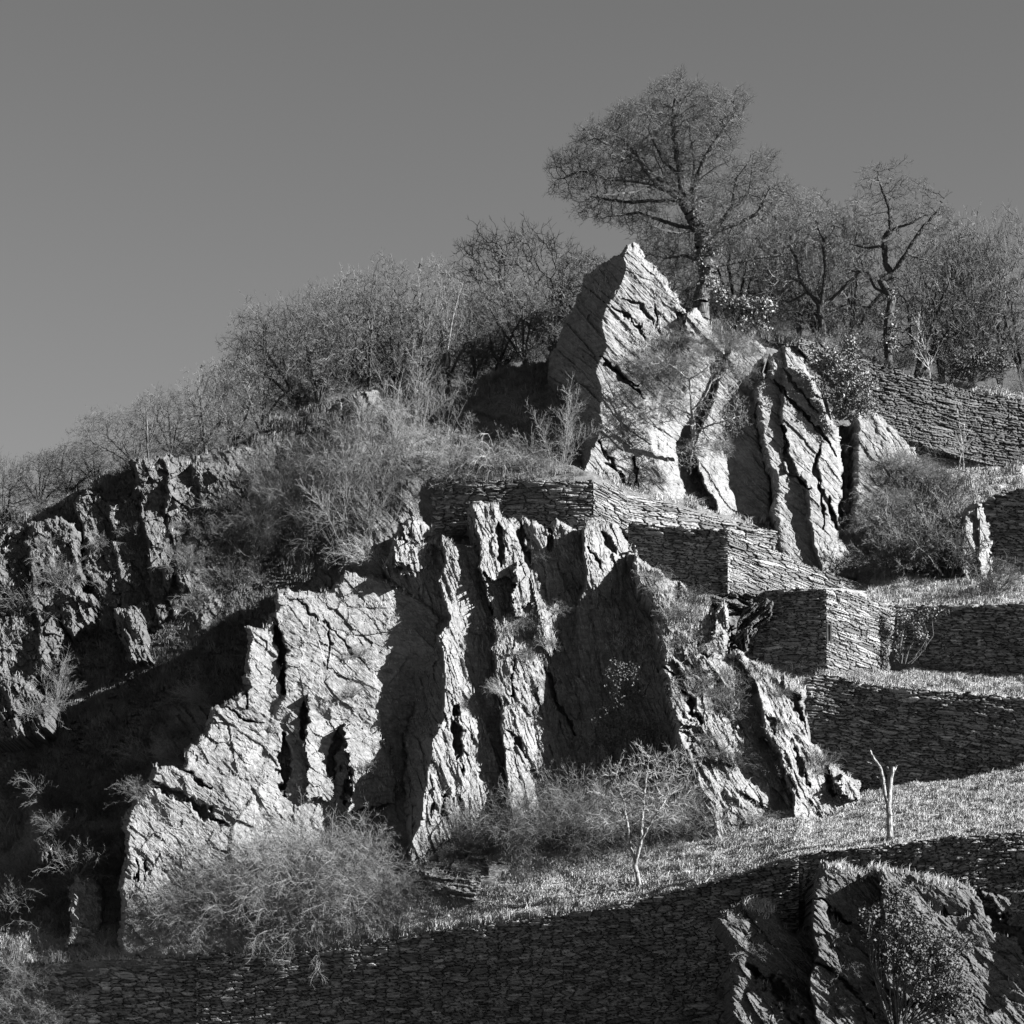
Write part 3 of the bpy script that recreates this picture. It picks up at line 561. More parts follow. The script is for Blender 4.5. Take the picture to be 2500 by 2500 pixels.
# ------------------------------------------------------------------ placing things on what is already built
bpy.context.view_layer.update()
dg = bpy.context.evaluated_depsgraph_get()
CAMP = Vector((0, 0, CAMZ))
def hit(u, v):
    d = Vector(P(u, v, 100.0)) - CAMP; d.normalize()
    ok, loc, nor, _, ob, _ = sc.ray_cast(dg, CAMP, d)
    return (loc, nor, ob.name) if ok else (None, None, None)
def ground_at(u, v, Y=None):
    if Y is not None: return Vector(P(u, v, Y))
    loc, n_, _ = hit(u, v)
    return loc if loc is not None else Vector(P(u, v, float(Tdepth(np.array(float(u)), np.array(float(v))))))

# ------------------------------------------------------------------ branches
def tubes(p0, p1, r0, r1, k=3):
    d = p1 - p0; L = np.linalg.norm(d, axis=1, keepdims=True) + 1e-9; d = d / L
    ref = np.where(np.abs(d[:, 2:3]) > .9, np.array([[1., 0, 0]]), np.array([[0, 0, 1.]]))
    a = np.cross(d, ref); a /= np.linalg.norm(a, axis=1, keepdims=True) + 1e-9; b = np.cross(d, a)
    th = np.arange(k) * 2*np.pi/k
    ring = a[:, None, :]*np.cos(th)[None, :, None] + b[:, None, :]*np.sin(th)[None, :, None]
    v = np.concatenate([p0[:, None, :] + ring*r0[:, None, None], p1[:, None, :] + ring*r1[:, None, None]], 1).reshape(-1, 3)
    n = len(p0); base = (np.arange(n)*2*k)[:, None]; i = np.arange(k)[None, :]; j = (i+1) % k
    f = np.stack([base+i, base+j, base+j+k, base+i+k], -1).reshape(-1, 4)
    return v, f
def tube_sets(sets):
    V_, F_, o_ = [], [], 0
    for s in sets:
        if len(s[0]) == 0: continue
        v, f = tubes(*s); V_.append(v); F_.append(f+o_); o_ += len(v)
    return np.concatenate(V_), np.concatenate(F_)

def grow(R, nodes, parent, att, step, di, dk, it=140, up=.12, wig=.25):
    nodes = [np.array(x, float) for x in nodes]; parent = list(parent)
    att = np.array(att); N = np.array(nodes)
    d = np.linalg.norm(att[:, None] - N[None], axis=2); near = d.argmin(1); nd_ = d.min(1)
    alive = nd_ > dk*.5
    for _ in range(it):
        act = alive & (nd_ < di)
        if not act.any():
            if not alive.any(): break
            act = alive & (nd_ <= nd_[alive].min()*1.05)
        ids = near[act]; vec = att[act] - np.array(nodes)[ids]; vec /= np.linalg.norm(vec, axis=1, keepdims=True) + 1e-9
        uniq, inv = np.unique(ids, return_inverse=True)
        S = np.zeros((len(uniq), 3)); np.add.at(S, inv, vec)
        S /= np.linalg.norm(S, axis=1, keepdims=True) + 1e-9
        S += R.normal(0, wig, S.shape); S[:, 2] += up; S /= np.linalg.norm(S, axis=1, keepdims=True) + 1e-9
        new = np.array(nodes)[uniq] + S*step*R.uniform(.8, 1.2, (len(uniq), 1))
        k0 = len(nodes); nodes += list(new); parent += [int(q) for q in uniq]
        ai = np.where(alive)[0]
        dd = np.linalg.norm(att[ai][:, None] - new[None], axis=2); m = dd.argmin(1); mv = dd.min(1)
        better = mv < nd_[ai]; near[ai[better]] = k0 + m[better]; nd_[ai[better]] = mv[better]
        alive &= nd_ > dk
        if len(nodes) > 15000: break
    return np.array(nodes), np.array(parent)

def tree_data(seed, seeds, ells, n, step=.22, di=1.0, dk=.3, tip=.007, expo=2.3, twigs=2.2, tl=.32, rmin_tr=.04, maxr=None, up=.12, wig=.25):
    """seeds: list of limbs (polylines of 3D points; the first starts at the base) -> (trunk_mesh, crown_mesh)"""
    R = np.random.default_rng(seed)
    nodes, par = [], []
    for li, pl_ in enumerate(seeds):
        pl_ = [np.array(q, float) for q in pl_]
        if li == 0: nodes.append(pl_[0]); par.append(-1); cur = 0
        else: cur = int(np.argmin([np.linalg.norm(q - pl_[0]) for q in nodes]))
        last = nodes[cur]
        for q in pl_[1:]:
            k = max(1, int(np.linalg.norm(q-last)/step)); s0 = last
            for t in range(1, k+1):
                nodes.append(s0 + (q-s0)*t/k + (R.normal(0, step*.10, 3) if t < k else 0)); par.append(cur); cur = len(nodes)-1
            last = q
    att = []
    tot = sum(e[3]*e[4]*e[5] for e in ells)
    for (cx, cy, cz, rx, ry, rz) in ells:
        m = int(n*rx*ry*rz/tot) + 1; q = R.normal(size=(m, 3)); q /= np.linalg.norm(q, axis=1, keepdims=True); q *= R.uniform(.15, 1, (m, 1))**.45
        att.append(q*np.array([rx, ry, rz]) + np.array([cx, cy, cz]))
    N, Pn = grow(R, nodes, par, np.concatenate(att), step, di, dk, up=up, wig=wig)
    n_ = len(N); acc = np.zeros(n_); kids = np.zeros(n_, int)
    for i in range(n_-1, 0, -1):
        if acc[i] == 0: acc[i] = tip**expo
        acc[Pn[i]] += acc[i]; kids[Pn[i]] += 1
    r = acc**(1/expo); r[0] = max(r[0], 1e-3)
    if maxr: r = np.where(r > .02, .02 + (r-.02)*(maxr-.02)/max(r.max()-.02, 1e-6), r)
    i = np.arange(1, n_); p0 = N[Pn[i]]; p1 = N[i]; r1 = r[i]; r0 = np.minimum(r[Pn[i]], r1*1.25 + .003)
    thick = r1 > rmin_tr
    dirs = p1 - p0; dirs /= np.linalg.norm(dirs, axis=1, keepdims=True) + 1e-9
    # twigs on the thin ends
    thin = np.where(r1 < .022)[0]; cnt = R.poisson(twigs, len(thin)); src = np.repeat(thin, cnt)
    def twig(base, dr, ln, ra):
        m = len(base); d1 = dr*.55 + R.normal(0, .5, (m, 3)) + np.array([0, 0, .18]); d1 /= np.linalg.norm(d1, axis=1, keepdims=True)
        mid = base + d1*ln*.55; d2 = d1 + R.normal(0, .3, (m, 3)) + np.array([0, 0, .12]); d2 /= np.linalg.norm(d2, axis=1, keepdims=True); e = mid + d2*ln*.5
        return mid, e, d1, d2
    b_ = p1[src]; ln = tl*R.uniform(.5, 1.3, (len(src), 1)); mid, e, d1, d2 = twig(b_, dirs[src], ln, 0)
    b2 = np.concatenate([mid, mid]); dd = np.concatenate([d1, d1]); mid2, e2, _, _ = twig(b2, dd, np.concatenate([ln, ln])*.6, 0)
    t_ = tip*.8
    f = lambda m, v: np.full(m, v)
    m = len(src)
    tr = tube_sets([(p0[thick], p1[thick], r0[thick], r1[thick], 7)]) if thick.any() else None
    cr = tube_sets([(p0[~thick], p1[~thick], r0[~thick], r1[~thick], 3), (b_, mid, f(m, t_), f(m, t_*.9), 3), (mid, e, f(m, t_*.9), f(m, t_*.5), 3),
                    (b2, mid2, f(2*m, t_*.7), f(2*m, t_*.6), 3), (mid2, e2, f(2*m, t_*.6), f(2*m, t_*.35), 3)])
    ends = e[R.permutation(len(e))[:40]]
    return tr, cr, ends, N, r

def shrub_data(seed, H=2.5, n0=22, spread=.7, droop=.3, kids=11, kids2=5, rad=.013, arch=0., lean=(0, 0), curl=.16):
    R = np.random.default_rng(seed)
    def lines(b, d, L, k, curl_, dr):
        pts = [b]; d = d/np.linalg.norm(d, axis=1, keepdims=True)
        for t in range(k):
            d = d + R.normal(0, curl_, d.shape); d[:, 2] -= dr*(t/k); d = d/np.linalg.norm(d, axis=1, keepdims=True)
            pts.append(pts[-1] + d*L/k)
        return np.stack(pts, 1)
    b = R.normal(0, .12*H*.5, (n0, 3)); b[:, 2] = -.05
    a = R.uniform(0, 2*np.pi, n0); s = spread*np.sqrt(R.uniform(0, 1, n0))
    d = np.stack([np.cos(a)*s + lean[0], np.sin(a)*s + lean[1], np.ones(n0)*(1-.3*s)], 1)
    L0 = H*R.uniform(.65, 1.15, (n0, 1)); A0 = lines(b, d, L0, 8, curl*.8, droop+arch)
    out = [(A0, rad)]
    def children(Ps, Lp, nk, frac, ang, k, cu, dr, lo):
        n, m, _ = Ps.shape; idx = np.repeat(np.arange(n), nk); t = R.uniform(lo, 1, len(idx)); f_ = t*(m-1); i = np.minimum(f_.astype(int), m-2); w_ = (f_-i)[:, None]
        base = Ps[idx, i]*(1-w_) + Ps[idx, i+1]*w_; dr_ = Ps[idx, i+1]-Ps[idx, i]; dr_ /= np.linalg.norm(dr_, axis=1, keepdims=True)+1e-9
        dd = dr_ + R.normal(0, ang, dr_.shape) + np.array([0, 0, .12]); L = Lp[idx]*frac*R.uniform(.5, 1.2, (len(idx), 1))*(1.15-.6*t[:, None])
        return lines(base, dd, L, k, cu, dr), L
    A1, L1 = children(A0, L0, kids, .42, .55, 5, curl, droop*.6, .15); out.append((A1, rad*.62))
    A2, L2 = children(A1, L1, kids2, .5, .6, 3, curl*1.2, 0, .1); out.append((A2, rad*.42))
    A3, _ = children(A2[::2], L2[::2], 2, .6, .6, 2, curl, 0, .3); out.append((A3, rad*.34))
    sets = []
    for A_, r in out:
        m = A_.shape[1]
        for t in range(m-1):
            n = len(A_); r0 = r*(1-.6*t/(m-1)); r1 = r*(1-.6*(t+1)/(m-1))
            sets.append((A_[:, t], A_[:, t+1], np.full(n, r0), np.full(n, r1), 3))
    return tube_sets(sets)

def leaf_data(seed, cents, n, size=.09, shell=.75, flatn=.8):
    """cents: ellipsoids (cx,cy,cz,rx,ry,rz) in local metres; clumped leaf quads"""
    R = np.random.default_rng(seed); pts = []
    vol = sum(c[3]*c[5] for c in cents)
    for c in cents:
        m = max(8, int(n*c[3]*c[5]/vol)); kc = max(4, m//28)
        q = R.normal(size=(kc, 3)); q /= np.linalg.norm(q, axis=1, keepdims=True); q *= R.uniform(.2, 1, (kc, 1))**shell
        q = q*np.array(c[3:6]) + np.array(c[:3]); src = R.integers(0, kc, m)
        pts.append(q[src] + R.normal(0, .11, (m, 3)))
    p = np.concatenate(pts); m = len(p)
    nrm = R.normal(size=(m, 3)); nrm[:, 1] -= .5; nrm /= np.linalg.norm(nrm, axis=1, keepdims=True)
    t = np.cross(nrm, R.normal(size=(m, 3))); t /= np.linalg.norm(t, axis=1, keepdims=True); b = np.cross(nrm, t)
    s = size*R.uniform(.5, 1.2, (m, 1))
    v = np.stack([p - t*s*.5, p + b*s*.32 + nrm*s*.1, p + t*s*.5, p - b*s*.32 + nrm*s*.1], 1).reshape(-1, 3)
    f = np.arange(m*4).reshape(-1, 4)
    return v, f

def place(name, meshes, loc, label, cat, group=None, rz=0, s=(1, 1, 1), ry=0, keep={}):
    """meshes: {part: mesh data}; one part and no name -> single object"""
    root = empty(name, loc) if len(meshes) > 1 else None
    for part, me in meshes.items():
        o = bpy.data.objects.new(part if root else name, me); C.objects.link(o)
        if root: o.parent = root
        else: root = o; o.location = loc
    root.rotation_euler = (0, ry, rz); root.scale = s
    return tag(root, label, cat, group)
def me_of(name, vf, mat, smooth=False):
    o = new_mesh(name, vf[0], vf[1], mat, smooth=smooth); me = o.data; bpy.data.objects.remove(o); return me

# ---- generic ridge trees (local metres, ~5 m tall), several shapes
TREES = []
for k, (W, H, lean, forks) in enumerate(((2.6, 5.0, -.6, 6), (2.9, 4.6, .0, 7), (2.3, 5.2, .3, 5), (3.2, 4.4, -1.1, 7), (2.5, 5.0, .2, 5), (2.2, 5.3, -.3, 6))):
    R = np.random.default_rng(100+k); seeds = [[(0, 0, -.6), (.05, 0, .1), (lean*.1, 0, .5)]]
    for q in range(forks):
        a = q*2*np.pi/forks + R.uniform(0, 1); rr = W*.5*R.uniform(.5, 1.3); z1 = R.uniform(.7, 1.5)
        b0 = (0.03, 0, R.uniform(-.2, .2)) if q % 2 else (lean*.1, 0, .5)
        seeds.append([b0, (lean*.3 + math.cos(a)*rr*.45, math.sin(a)*rr*.45, z1), (lean*.6 + math.cos(a)*rr, math.sin(a)*rr, z1 + R.uniform(.5, 1.4))])
    ells = [(lean, 0, H*.56, W*.95, W*.75, H*.38), (lean*1.5, 0, H*.78, W*.55, W*.5, H*.22), (lean*.3+.3, 0, H*.30, W*1.0, W*.8, H*.24)]
    for q in range(3): ells.append((lean+R.uniform(-.9, .9)*W*.7, 0, H*R.uniform(.6, .88), W*.28, W*.3, H*.16))
    tr, cr, en, _, _ = tree_data(200+k, seeds, ells, 1050, step=.18, di=1.0, dk=.23, tip=.0085, maxr=.15, twigs=1.3, tl=.38, rmin_tr=.04, wig=.36, up=.16)
    TREES.append((me_of('trunk', tr, M_barkd), me_of('crown', cr, M_twigd), me_of('crown', cr, M_twig), me_of('trunk', tr, M_bark)))
def ridge_tree(u, top, wpx, label, k, back=1.5, base=None, pale=False, group='bare trees along the ridge', ry=0):
    vb = base if base is not None else float(skyline(u)) + 4
    Y = float(np.interp(u, [q[0] for q in HL[0]], [q[2] for q in HL[0]])) + back
    loc = P(u, vb, Y); m = PXM/Y; hgt = (vb-top)/m; sx = 1.12*(wpx/m)/5.2; sz = hgt/5.15
    t = TREES[k % 6]
    flip = -1 if (k//6) % 2 else 1
    return place('bare_tree', {'trunk': t[3] if pale else t[0], 'crown': t[2] if pale else t[1]}, tuple(loc), label, 'tree', group, rz=(k*2.4) if flip < 0 else (k*.37 % .5), s=(sx, sx, sz), ry=ry)
RT = [(10,1050,170,'spreading bare tree cut by the left edge of the picture',3,2), (95,1075,150,'thin bare tree second from the left on the low end of the ridge',1,2),
 (165,1062,170,'dense low bare tree on the left ridge end, above broken lit rock',4,2.5), (235,1075,140,'small bare tree in the dip just left of the lit rock crown',0,2),
 (330,960,190,'bare tree leaning left above the left end of the lit rock crown',3,1), (420,930,180,'bare tree above the middle of the lit rock crown',0,2),
 (500,868,190,'bare tree right above the right end of the rock crown',2,1.5), (575,830,190,'wide bare tree where the left ridge steepens',6,2),
 (640,760,200,'tall bare tree on the step of the ridge, left of the dense clump',1,2), (730,655,230,'tall bare tree forming the left shoulder of the dense clump',3,2.5),
 (775,640,200,'bare tree with a pointed crown in the left half of the dense clump',7,1), (850,625,240,'highest bare tree of the dense ridge clump, above its dark foot',4,2.5),
 (900,650,220,'many-stemmed bare tree in the centre of the dense clump',1,1), (965,615,240,'broad bare tree right of centre in the dense clump',5,2),
 (1035,610,220,'tall bare tree with a few clinging leaves, right side of the clump',2,1.5), (1095,660,190,'bare tree at the right end of the dense clump',8,2),
 (1160,690,170,'slender bare tree in the gap between the clump and the pointed rock',2,2), (1215,680,210,'bare tree with dark twisted stem left of the pointed rock',9,2),
 (1280,640,220,'leaning bare tree close to the left flank of the pointed rock',0,1.5), (1350,470,330,'tall fan-shaped bare tree directly behind the left flank of the pointed rock',3,4),
 (1410,600,230,'bare bush-like tree hidden behind the dark side of the pointed rock',6,3), (1590,560,260,'low bare tree behind the apex of the pointed rock',1,4),
 (1660,600,220,'bare tree between the pointed rock and the oak trunk',4,5), (1800,440,260,'bare tree immediately right of the big oak',5,5),
 (1875,430,260,'bare tree second to the right of the big oak',8,4), (1950,450,240,'upright bare tree behind the leafy shrub on the hilltop',2,5),
 (2010,470,220,'bare tree with low forked limbs at the left start of the upper wall',3,5), (2080,420,250,'dark forked bare tree behind the upper wall, left of the ivy-clad one',1,4),
 (2240,460,260,'bare tree just right of the ivy-clad tree',9,4), (2300,480,240,'bare tree above the light stone block on the upper wall',4,5),
 (2370,490,240,'bare tree rising behind the dark evergreen scrub',7,4), (2440,480,240,'bare tree second from the right edge',0,4), (2500,500,260,'bare tree cut by the right edge of the picture',5,3)]
for (u, top, wpx, lab, k, back) in RT: ridge_tree(u, top, wpx, lab, k, back, pale=(k % 2 == 0))
# lower background growth along the ridge (fills the foot of the trees)
#LOW#
# ---- the oak
YO = 119.5; OB = P(1722, 775, YO); m_ = PXM/YO
def L_(u, v, dy=0.): q = P(u, v, YO) - OB; return (q[0], q[1]*0 + dy, q[2])
seeds = [[L_(1712,790), L_(1712,730), L_(1728,680,.1), L_(1718,620,.1), L_(1712,565,.2), L_(1688,525,.1), L_(1668,490), L_(1640,470,-.2)],
 [L_(1640,470,-.2), L_(1600,455,-.4), L_(1540,445,-.5), L_(1480,442,-.6), L_(1420,420,-.4), L_(1370,440,-.3)],
 [L_(1600,455,-.4), L_(1560,400,-.6), L_(1500,370,-.8), L_(1450,350,-1.0)],
 [L_(1668,490), L_(1664,430,.3), L_(1648,340,.4), L_(1645,260,.3)], [L_(1690,520,.1), L_(1697,450,-.4), L_(1720,390,-.6), L_(1760,330,-.6), L_(1790,290,-.4)],
 [L_(1664,430,.3), L_(1620,380,.8), L_(1590,310,1.2)], [L_(1712,610,.2), L_(1745,560,.5), L_(1790,500,.7), L_(1832,465,.8), L_(1840,395,.8), L_(1843,365,.8)],
 [L_(1745,560,.5), L_(1800,545,.2), L_(1850,520,0), L_(1880,460,0)], [L_(1706,560,.2), L_(1640,540,.6), L_(1560,510,.8), L_(1500,520,.7)],
 [L_(1668,490), L_(1600,480,.9), L_(1530,480,1.2), L_(1460,470,1.0)], [L_(1790,500,.7), L_(1800,430,.5), L_(1830,390,.3)],
 [L_(1668,490), L_(1630,440,.5), L_(1600,370,.6)], [L_(1690,520,.1), L_(1690,460,.6), L_(1700,400,.9), L_(1690,330,1.0)], [L_(1600,455,-.4), L_(1540,480,-.9), L_(1470,490,-1.1), L_(1410,480,-1.0)],
 [L_(1697,450,-.4), L_(1740,420,-.9), L_(1790,400,-1.0)], [L_(1706,560,.2), L_(1650,575,-.5), L_(1590,560,-.8)], [L_(1640,470,-.2), L_(1590,420,.4), L_(1530,340,.8), L_(1500,310,.9)], [L_(1716,640,.1), L_(1670,620,.4), L_(1630,625,.5)],
 [L_(1716,660), L_(1780,640,.3), L_(1850,625,.4), L_(1930,618,.4)], [L_(1712,700), L_(1740,706,-.2), L_(1780,690,-.3), L_(1840,675,-.3)]]
def E_(u, v, ru, rv, dy=0., ry=1.4): a = L_(u, v, dy); return (a[0], a[1], a[2], ru/m_, ry, rv/m_)
ells = [E_(1395,412,66,44,-.3,1.2), E_(1470,370,88,58,-.6,1.5), E_(1560,315,95,72,0,1.8), E_(1645,255,80,66,.2,1.5), E_(1755,290,68,66,-.4,1.5), E_(1700,350,105,75,-.2,1.7), E_(1600,400,110,62,.6,1.6), E_(1500,430,95,45,.2,1.4),
 E_(1500,505,110,42,.6,1.2), E_(1830,440,66,60,.6,1.1), E_(1905,500,66,75,.3,1.1), E_(1660,590,80,70,.6,1.1), E_(1840,600,95,45,.4,1.0), E_(1385,465,52,26,0,.8), E_(1650,205,36,26,.2,.8), E_(1760,470,70,60,.2,1.0), E_(1580,540,70,45,.6,1.0), E_(1650,470,70,50,-.4,1.3), E_(1450,330,50,35,-.6,1.0), E_(1700,230,50,40,0,1.0), E_(1610,600,60,45,.5,1.0), E_(1770,560,75,50,-.3,1.0), E_(1440,440,70,35,-.8,.8), E_(1870,400,40,45,.4,.8), E_(1800,250,35,35,-.3,.9)]
tr, cr, en, _, _ = tree_data(500, seeds, ells, 8000, step=.15, di=.8, dk=.17, tip=.0082, maxr=.40, twigs=1.7, tl=.42, rmin_tr=.045, wig=.28, up=.05)
oak = place('oak_tree', {'trunk': me_of('trunk', tr, M_bark, True), 'crown': me_of('crown', cr, M_twigd)}, tuple(OB), 'tall windswept bare oak leaning left on the hilltop, ivy round its trunk', 'tree')
def ivy_part(root, base, u_v_list, Y, n, seed, size=.13, mat=None):
    m = PXM/Y; ce = []
    for (u, v, ru, rv) in u_v_list:
        q = P(u, v, Y) - np.array(base); ce.append((q[0], q[1]-.15, q[2], ru/m, .35, rv/m))
    o = new_mesh('ivy', *leaf_data(seed, ce, n, size), mat or M_leaf); o.parent = root; return o
ivy_part(oak, OB, [(1715,560,28,45),(1700,500,22,30),(1722,640,38,50),(1735,700,45,35),(1690,480,20,18),(1745,600,28,26)], YO, 1700, 601)

# ---- ivy-clad tree and other special ridge trees
Y2 = 121.0; B2 = P(2170, 885, Y2); m2 = PXM/Y2
def L2(u, v, dy=0.): q = P(u, v, Y2) - B2; return (q[0], dy, q[2])
def E2(u, v, ru, rv, dy=0., ry=1.3): a = L2(u, v, dy); return (a[0], a[1], a[2], ru/m2, ry, rv/m2)
seeds = [[L2(2170,895), L2(2165,820), L2(2172,760), L2(2178,725), L2(2160,700,.1), L2(2150,680,.1), L2(2178,672,.1)],
 [L2(2178,672,.1), L2(2163,640,.2), L2(2160,580,.2), L2(2175,560), L2(2172,510), L2(2150,450), L2(2140,410)], [L2(2190,670,.1), L2(2205,630,-.2), L2(2222,600,-.3), L2(2250,560,-.3), L2(2290,515,-.3), L2(2310,480,-.2)],
 [L2(2175,565), L2(2215,550,-.3), L2(2245,535,-.4), L2(2280,520,-.3)], [L2(2178,725), L2(2140,700,.4), L2(2120,660,.4), L2(2070,655,.3)], [L2(2210,625,-.2), L2(2250,628,.3), L2(2300,635,.5)], [L2(2160,600,.2), L2(2120,600,.5), L2(2080,590,.6)]]
ells = [E2(2145,450,60,55), E2(2220,480,75,55), E2(2280,540,60,55), E2(2100,540,60,60), E2(2170,560,90,60), E2(2260,640,60,40), E2(2090,650,50,45), E2(2200,400,28,22,0,.7)]
tr, cr, en, _, _ = tree_data(510, seeds, ells, 2600, step=.18, di=.9, dk=.24, tip=.009, maxr=.2, twigs=1.3, tl=.28, rmin_tr=.04, wig=.35)
t2 = place('ivy_clad_tree', {'trunk': me_of('trunk', tr, M_barkd, True), 'crown': me_of('crown', cr, M_twigd)}, tuple(B2), 'gnarled bare tree with ivy climbing its crooked trunk, on the right hilltop', 'tree')
ivy_part(t2, B2, [(2172,800,22,50),(2175,720,16,40),(2168,850,30,30)], Y2, 420, 602, .15)
Y5 = 121.5; B5 = P(2100, 870, Y5); m5 = PXM/Y5
def L5(u, v, dy=0.): q = P(u, v, Y5) - B5; return (q[0], dy, q[2])
def E5(u, v, ru, rv, dy=0., ry=1.3): a = L5(u, v, dy); return (a[0], a[1], a[2], ru/m5, ry, rv/m5)
seeds5 = [[L5(2012,845), L5(2008,800), L5(2000,765), L5(2003,750)], [L5(2003,750), L5(1975,710,.2), L5(1955,680,.3), L5(1950,640,.3), L5(1930,600,.2)], [L5(2003,750), L5(2010,700,-.2), L5(2014,650,-.3), L5(2010,590,-.2)], [L5(2003,750), L5(2040,720,.3), L5(2080,680,.4), L5(2110,650,.3)],
 [L5(1975,710,.2), L5(1930,735,.4), L5(1900,725,.5), L5(1870,700,.5)], [L5(1955,680,.3), L5(1920,690,-.3), L5(1890,680,-.4)]]
tr, cr, en, _, _ = tree_data(540, seeds5, [E5(2000,560,75,60), E5(1930,590,65,60), E5(1890,670,55,45), E5(2060,600,60,60), E5(2100,650,45,45), E5(1985,500,45,40), E5(1880,720,35,30)], 1900, step=.18, di=.9, dk=.23, tip=.009, maxr=.17, twigs=1.3, tl=.3, rmin_tr=.04, wig=.32)
place('forked_tree', {'trunk': me_of('trunk', tr, M_barkd, True), 'crown': me_of('crown', cr, M_twig)}, tuple(B5), 'wide bare tree with three thick forked limbs between the oak and the ivy-clad tree', 'tree')
# snags
def limb_mesh(lims, r0, r1, k=8):
    sets = []
    for pts, a, b in lims:
        pts = np.array(pts, float); n = len(pts)-1; rr = np.linspace(a, b, n+1)
        sets.append((pts[:-1], pts[1:], rr[:-1], rr[1:], k))
    return tube_sets(sets)
def fine(pts, R, j=.03, k=4):
    out = [np.array(pts[0], float)]
    for a, b in zip(pts[:-1], pts[1:]):
        a = np.array(a, float); b = np.array(b, float)
        for t in range(1, k+1): out.append(a+(b-a)*t/k + (R.normal(0, j, 3) if t < k else 0))
    return out
R = np.random.default_rng(5)
def snag(label, Y, base, lims, mat=M_barkp, name='dead_tree'):
    B = P(base[0], base[1], Y)
    cv = []
    for pts, a, b in lims: cv.append((fine([tuple(P(u, v, Y) - B + np.array([0, (d[0] if d else 0), 0])) for (u, v, *d) in pts], R, .012), a, b))
    vf = limb_mesh(cv, 0, 0); o = new_mesh(name, vf[0], vf[1], mat, smooth=True); o.location = tuple(B)
    return tag(o, label, 'tree')
tb = ground_at(2173, 2052)
st_ = snag('lopped dead tree stump with two bare limbs standing on the grass slope', tb.y, (2173, 2052),
 [([(2174,2060),(2171,2000),(2170,1960),(2172,1925),(2180,1872)], .12, .075), ([(2170,1965),(2160,1930),(2157,1905),(2148,1872),(2132,1850),(2124,1832)], .085, .035), ([(2157,1905),(2144,1898),(2138,1896)], .05, .02),
  ([(2148,1872),(2135,1866),(2116,1860)], .03, .012), ([(2178,1885),(2186,1876),(2189,1868)], .05, .035), ([(2177,1890),(2168,1876),(2165,1871)], .03, .012), ([(2173,1950),(2185,1952),(2207,1955)], .016, .008)])
snag('pale broken dead trunk among bare trees above the lit rock crown', 113.2, (365, 1120), [([(362,1125),(360,1060),(357,990)], .045, .025), ([(362,1075),(372,1030),(388,958)], .03, .012), ([(360,1100),(352,1040),(350,1020)], .02, .01), ([(365,1080),(385,1030),(405,1018)], .03, .01)], M_bark)
snag('pale dead spike rising from the right side of the dense ridge clump', 117.5, (1090, 900), [([(1085,910),(1105,780),(1120,720),(1132,688)], .028, .012)])
# birch pair and saplings on the upper wall
sp = shrub_data(700, H=4.2, n0=1, spread=.1, droop=.0, kids=26, kids2=4, rad=.03, curl=.06); m_birch = me_of('birch', sp, M_barkp)
place('pale_sapling', {'a': m_birch}, tuple(P(2272, 922, 119.8)), 'tall pale many-stemmed sapling standing behind the crest of the sloping wall', 'tree', s=(1, 1, 1))
sp = shrub_data(701, H=3.3, n0=1, spread=.12, droop=.0, kids=12, kids2=2, rad=.028, curl=.05); m_sap = me_of('sap', sp, M_barkp)
for (u, v, lab, rz) in ((2334, 1142, 'left of two slender pale saplings below the sloping upper wall', 0), (2352, 1143, 'right of two slender pale saplings below the sloping upper wall', 2)):
    place('pale_sapling', {'a': m_sap}, tuple(P(u, v, 116.2)), lab, 'tree', rz=rz)

# ---- small tree on the grass
Yt = ground_at(1562, 2165).y; BT = P(1562, 2165, Yt); mt = PXM/Yt
def L3(u, v, dy=0.): q = P(u, v, Yt) - BT; return (q[0], dy, q[2])
def E3(u, v, ru, rv, ry=1.): a = L3(u, v); return (a[0], a[1], a[2], ru/mt, ry, rv/mt)
seeds = [[L3(1564,2175), L3(1555,2130), L3(1550,2100)], [L3(1550,2100), L3(1538,2070), L3(1515,2040,.2), L3(1480,2030,.3)], [L3(1555,2110), L3(1563,2060,-.2), L3(1580,2020,-.3), L3(1605,1980,-.4), L3(1625,1950,-.3)], [L3(1538,2070), L3(1530,2010,-.3), L3(1520,1950,-.3), L3(1505,1900,0)],
 [L3(1563,2060,-.2), L3(1570,1990,.4), L3(1575,1930,.5), L3(1585,1860,.4)], [L3(1520,1990,-.3), L3(1490,1960,0), L3(1470,1930,0)]]
tr, cr, en, _, _ = tree_data(520, seeds, [E3(1570,1895,95,75,1.4), E3(1500,1930,75,65,1.2), E3(1640,1920,65,75,1.2), E3(1590,1970,95,55,1.3), E3(1470,2005,50,40), E3(1660,1860,35,40)], 1000, step=.15, di=.9, dk=.26, tip=.008, maxr=.085, twigs=1.3, tl=.36, rmin_tr=.03, wig=.2, up=.18)
place('young_tree', {'trunk': me_of('trunk', tr, M_barkp, True), 'crown': me_of('crown', cr, M_twigp)}, tuple(BT), 'young pale-barked bare tree standing alone on the sunlit grass slope', 'tree')
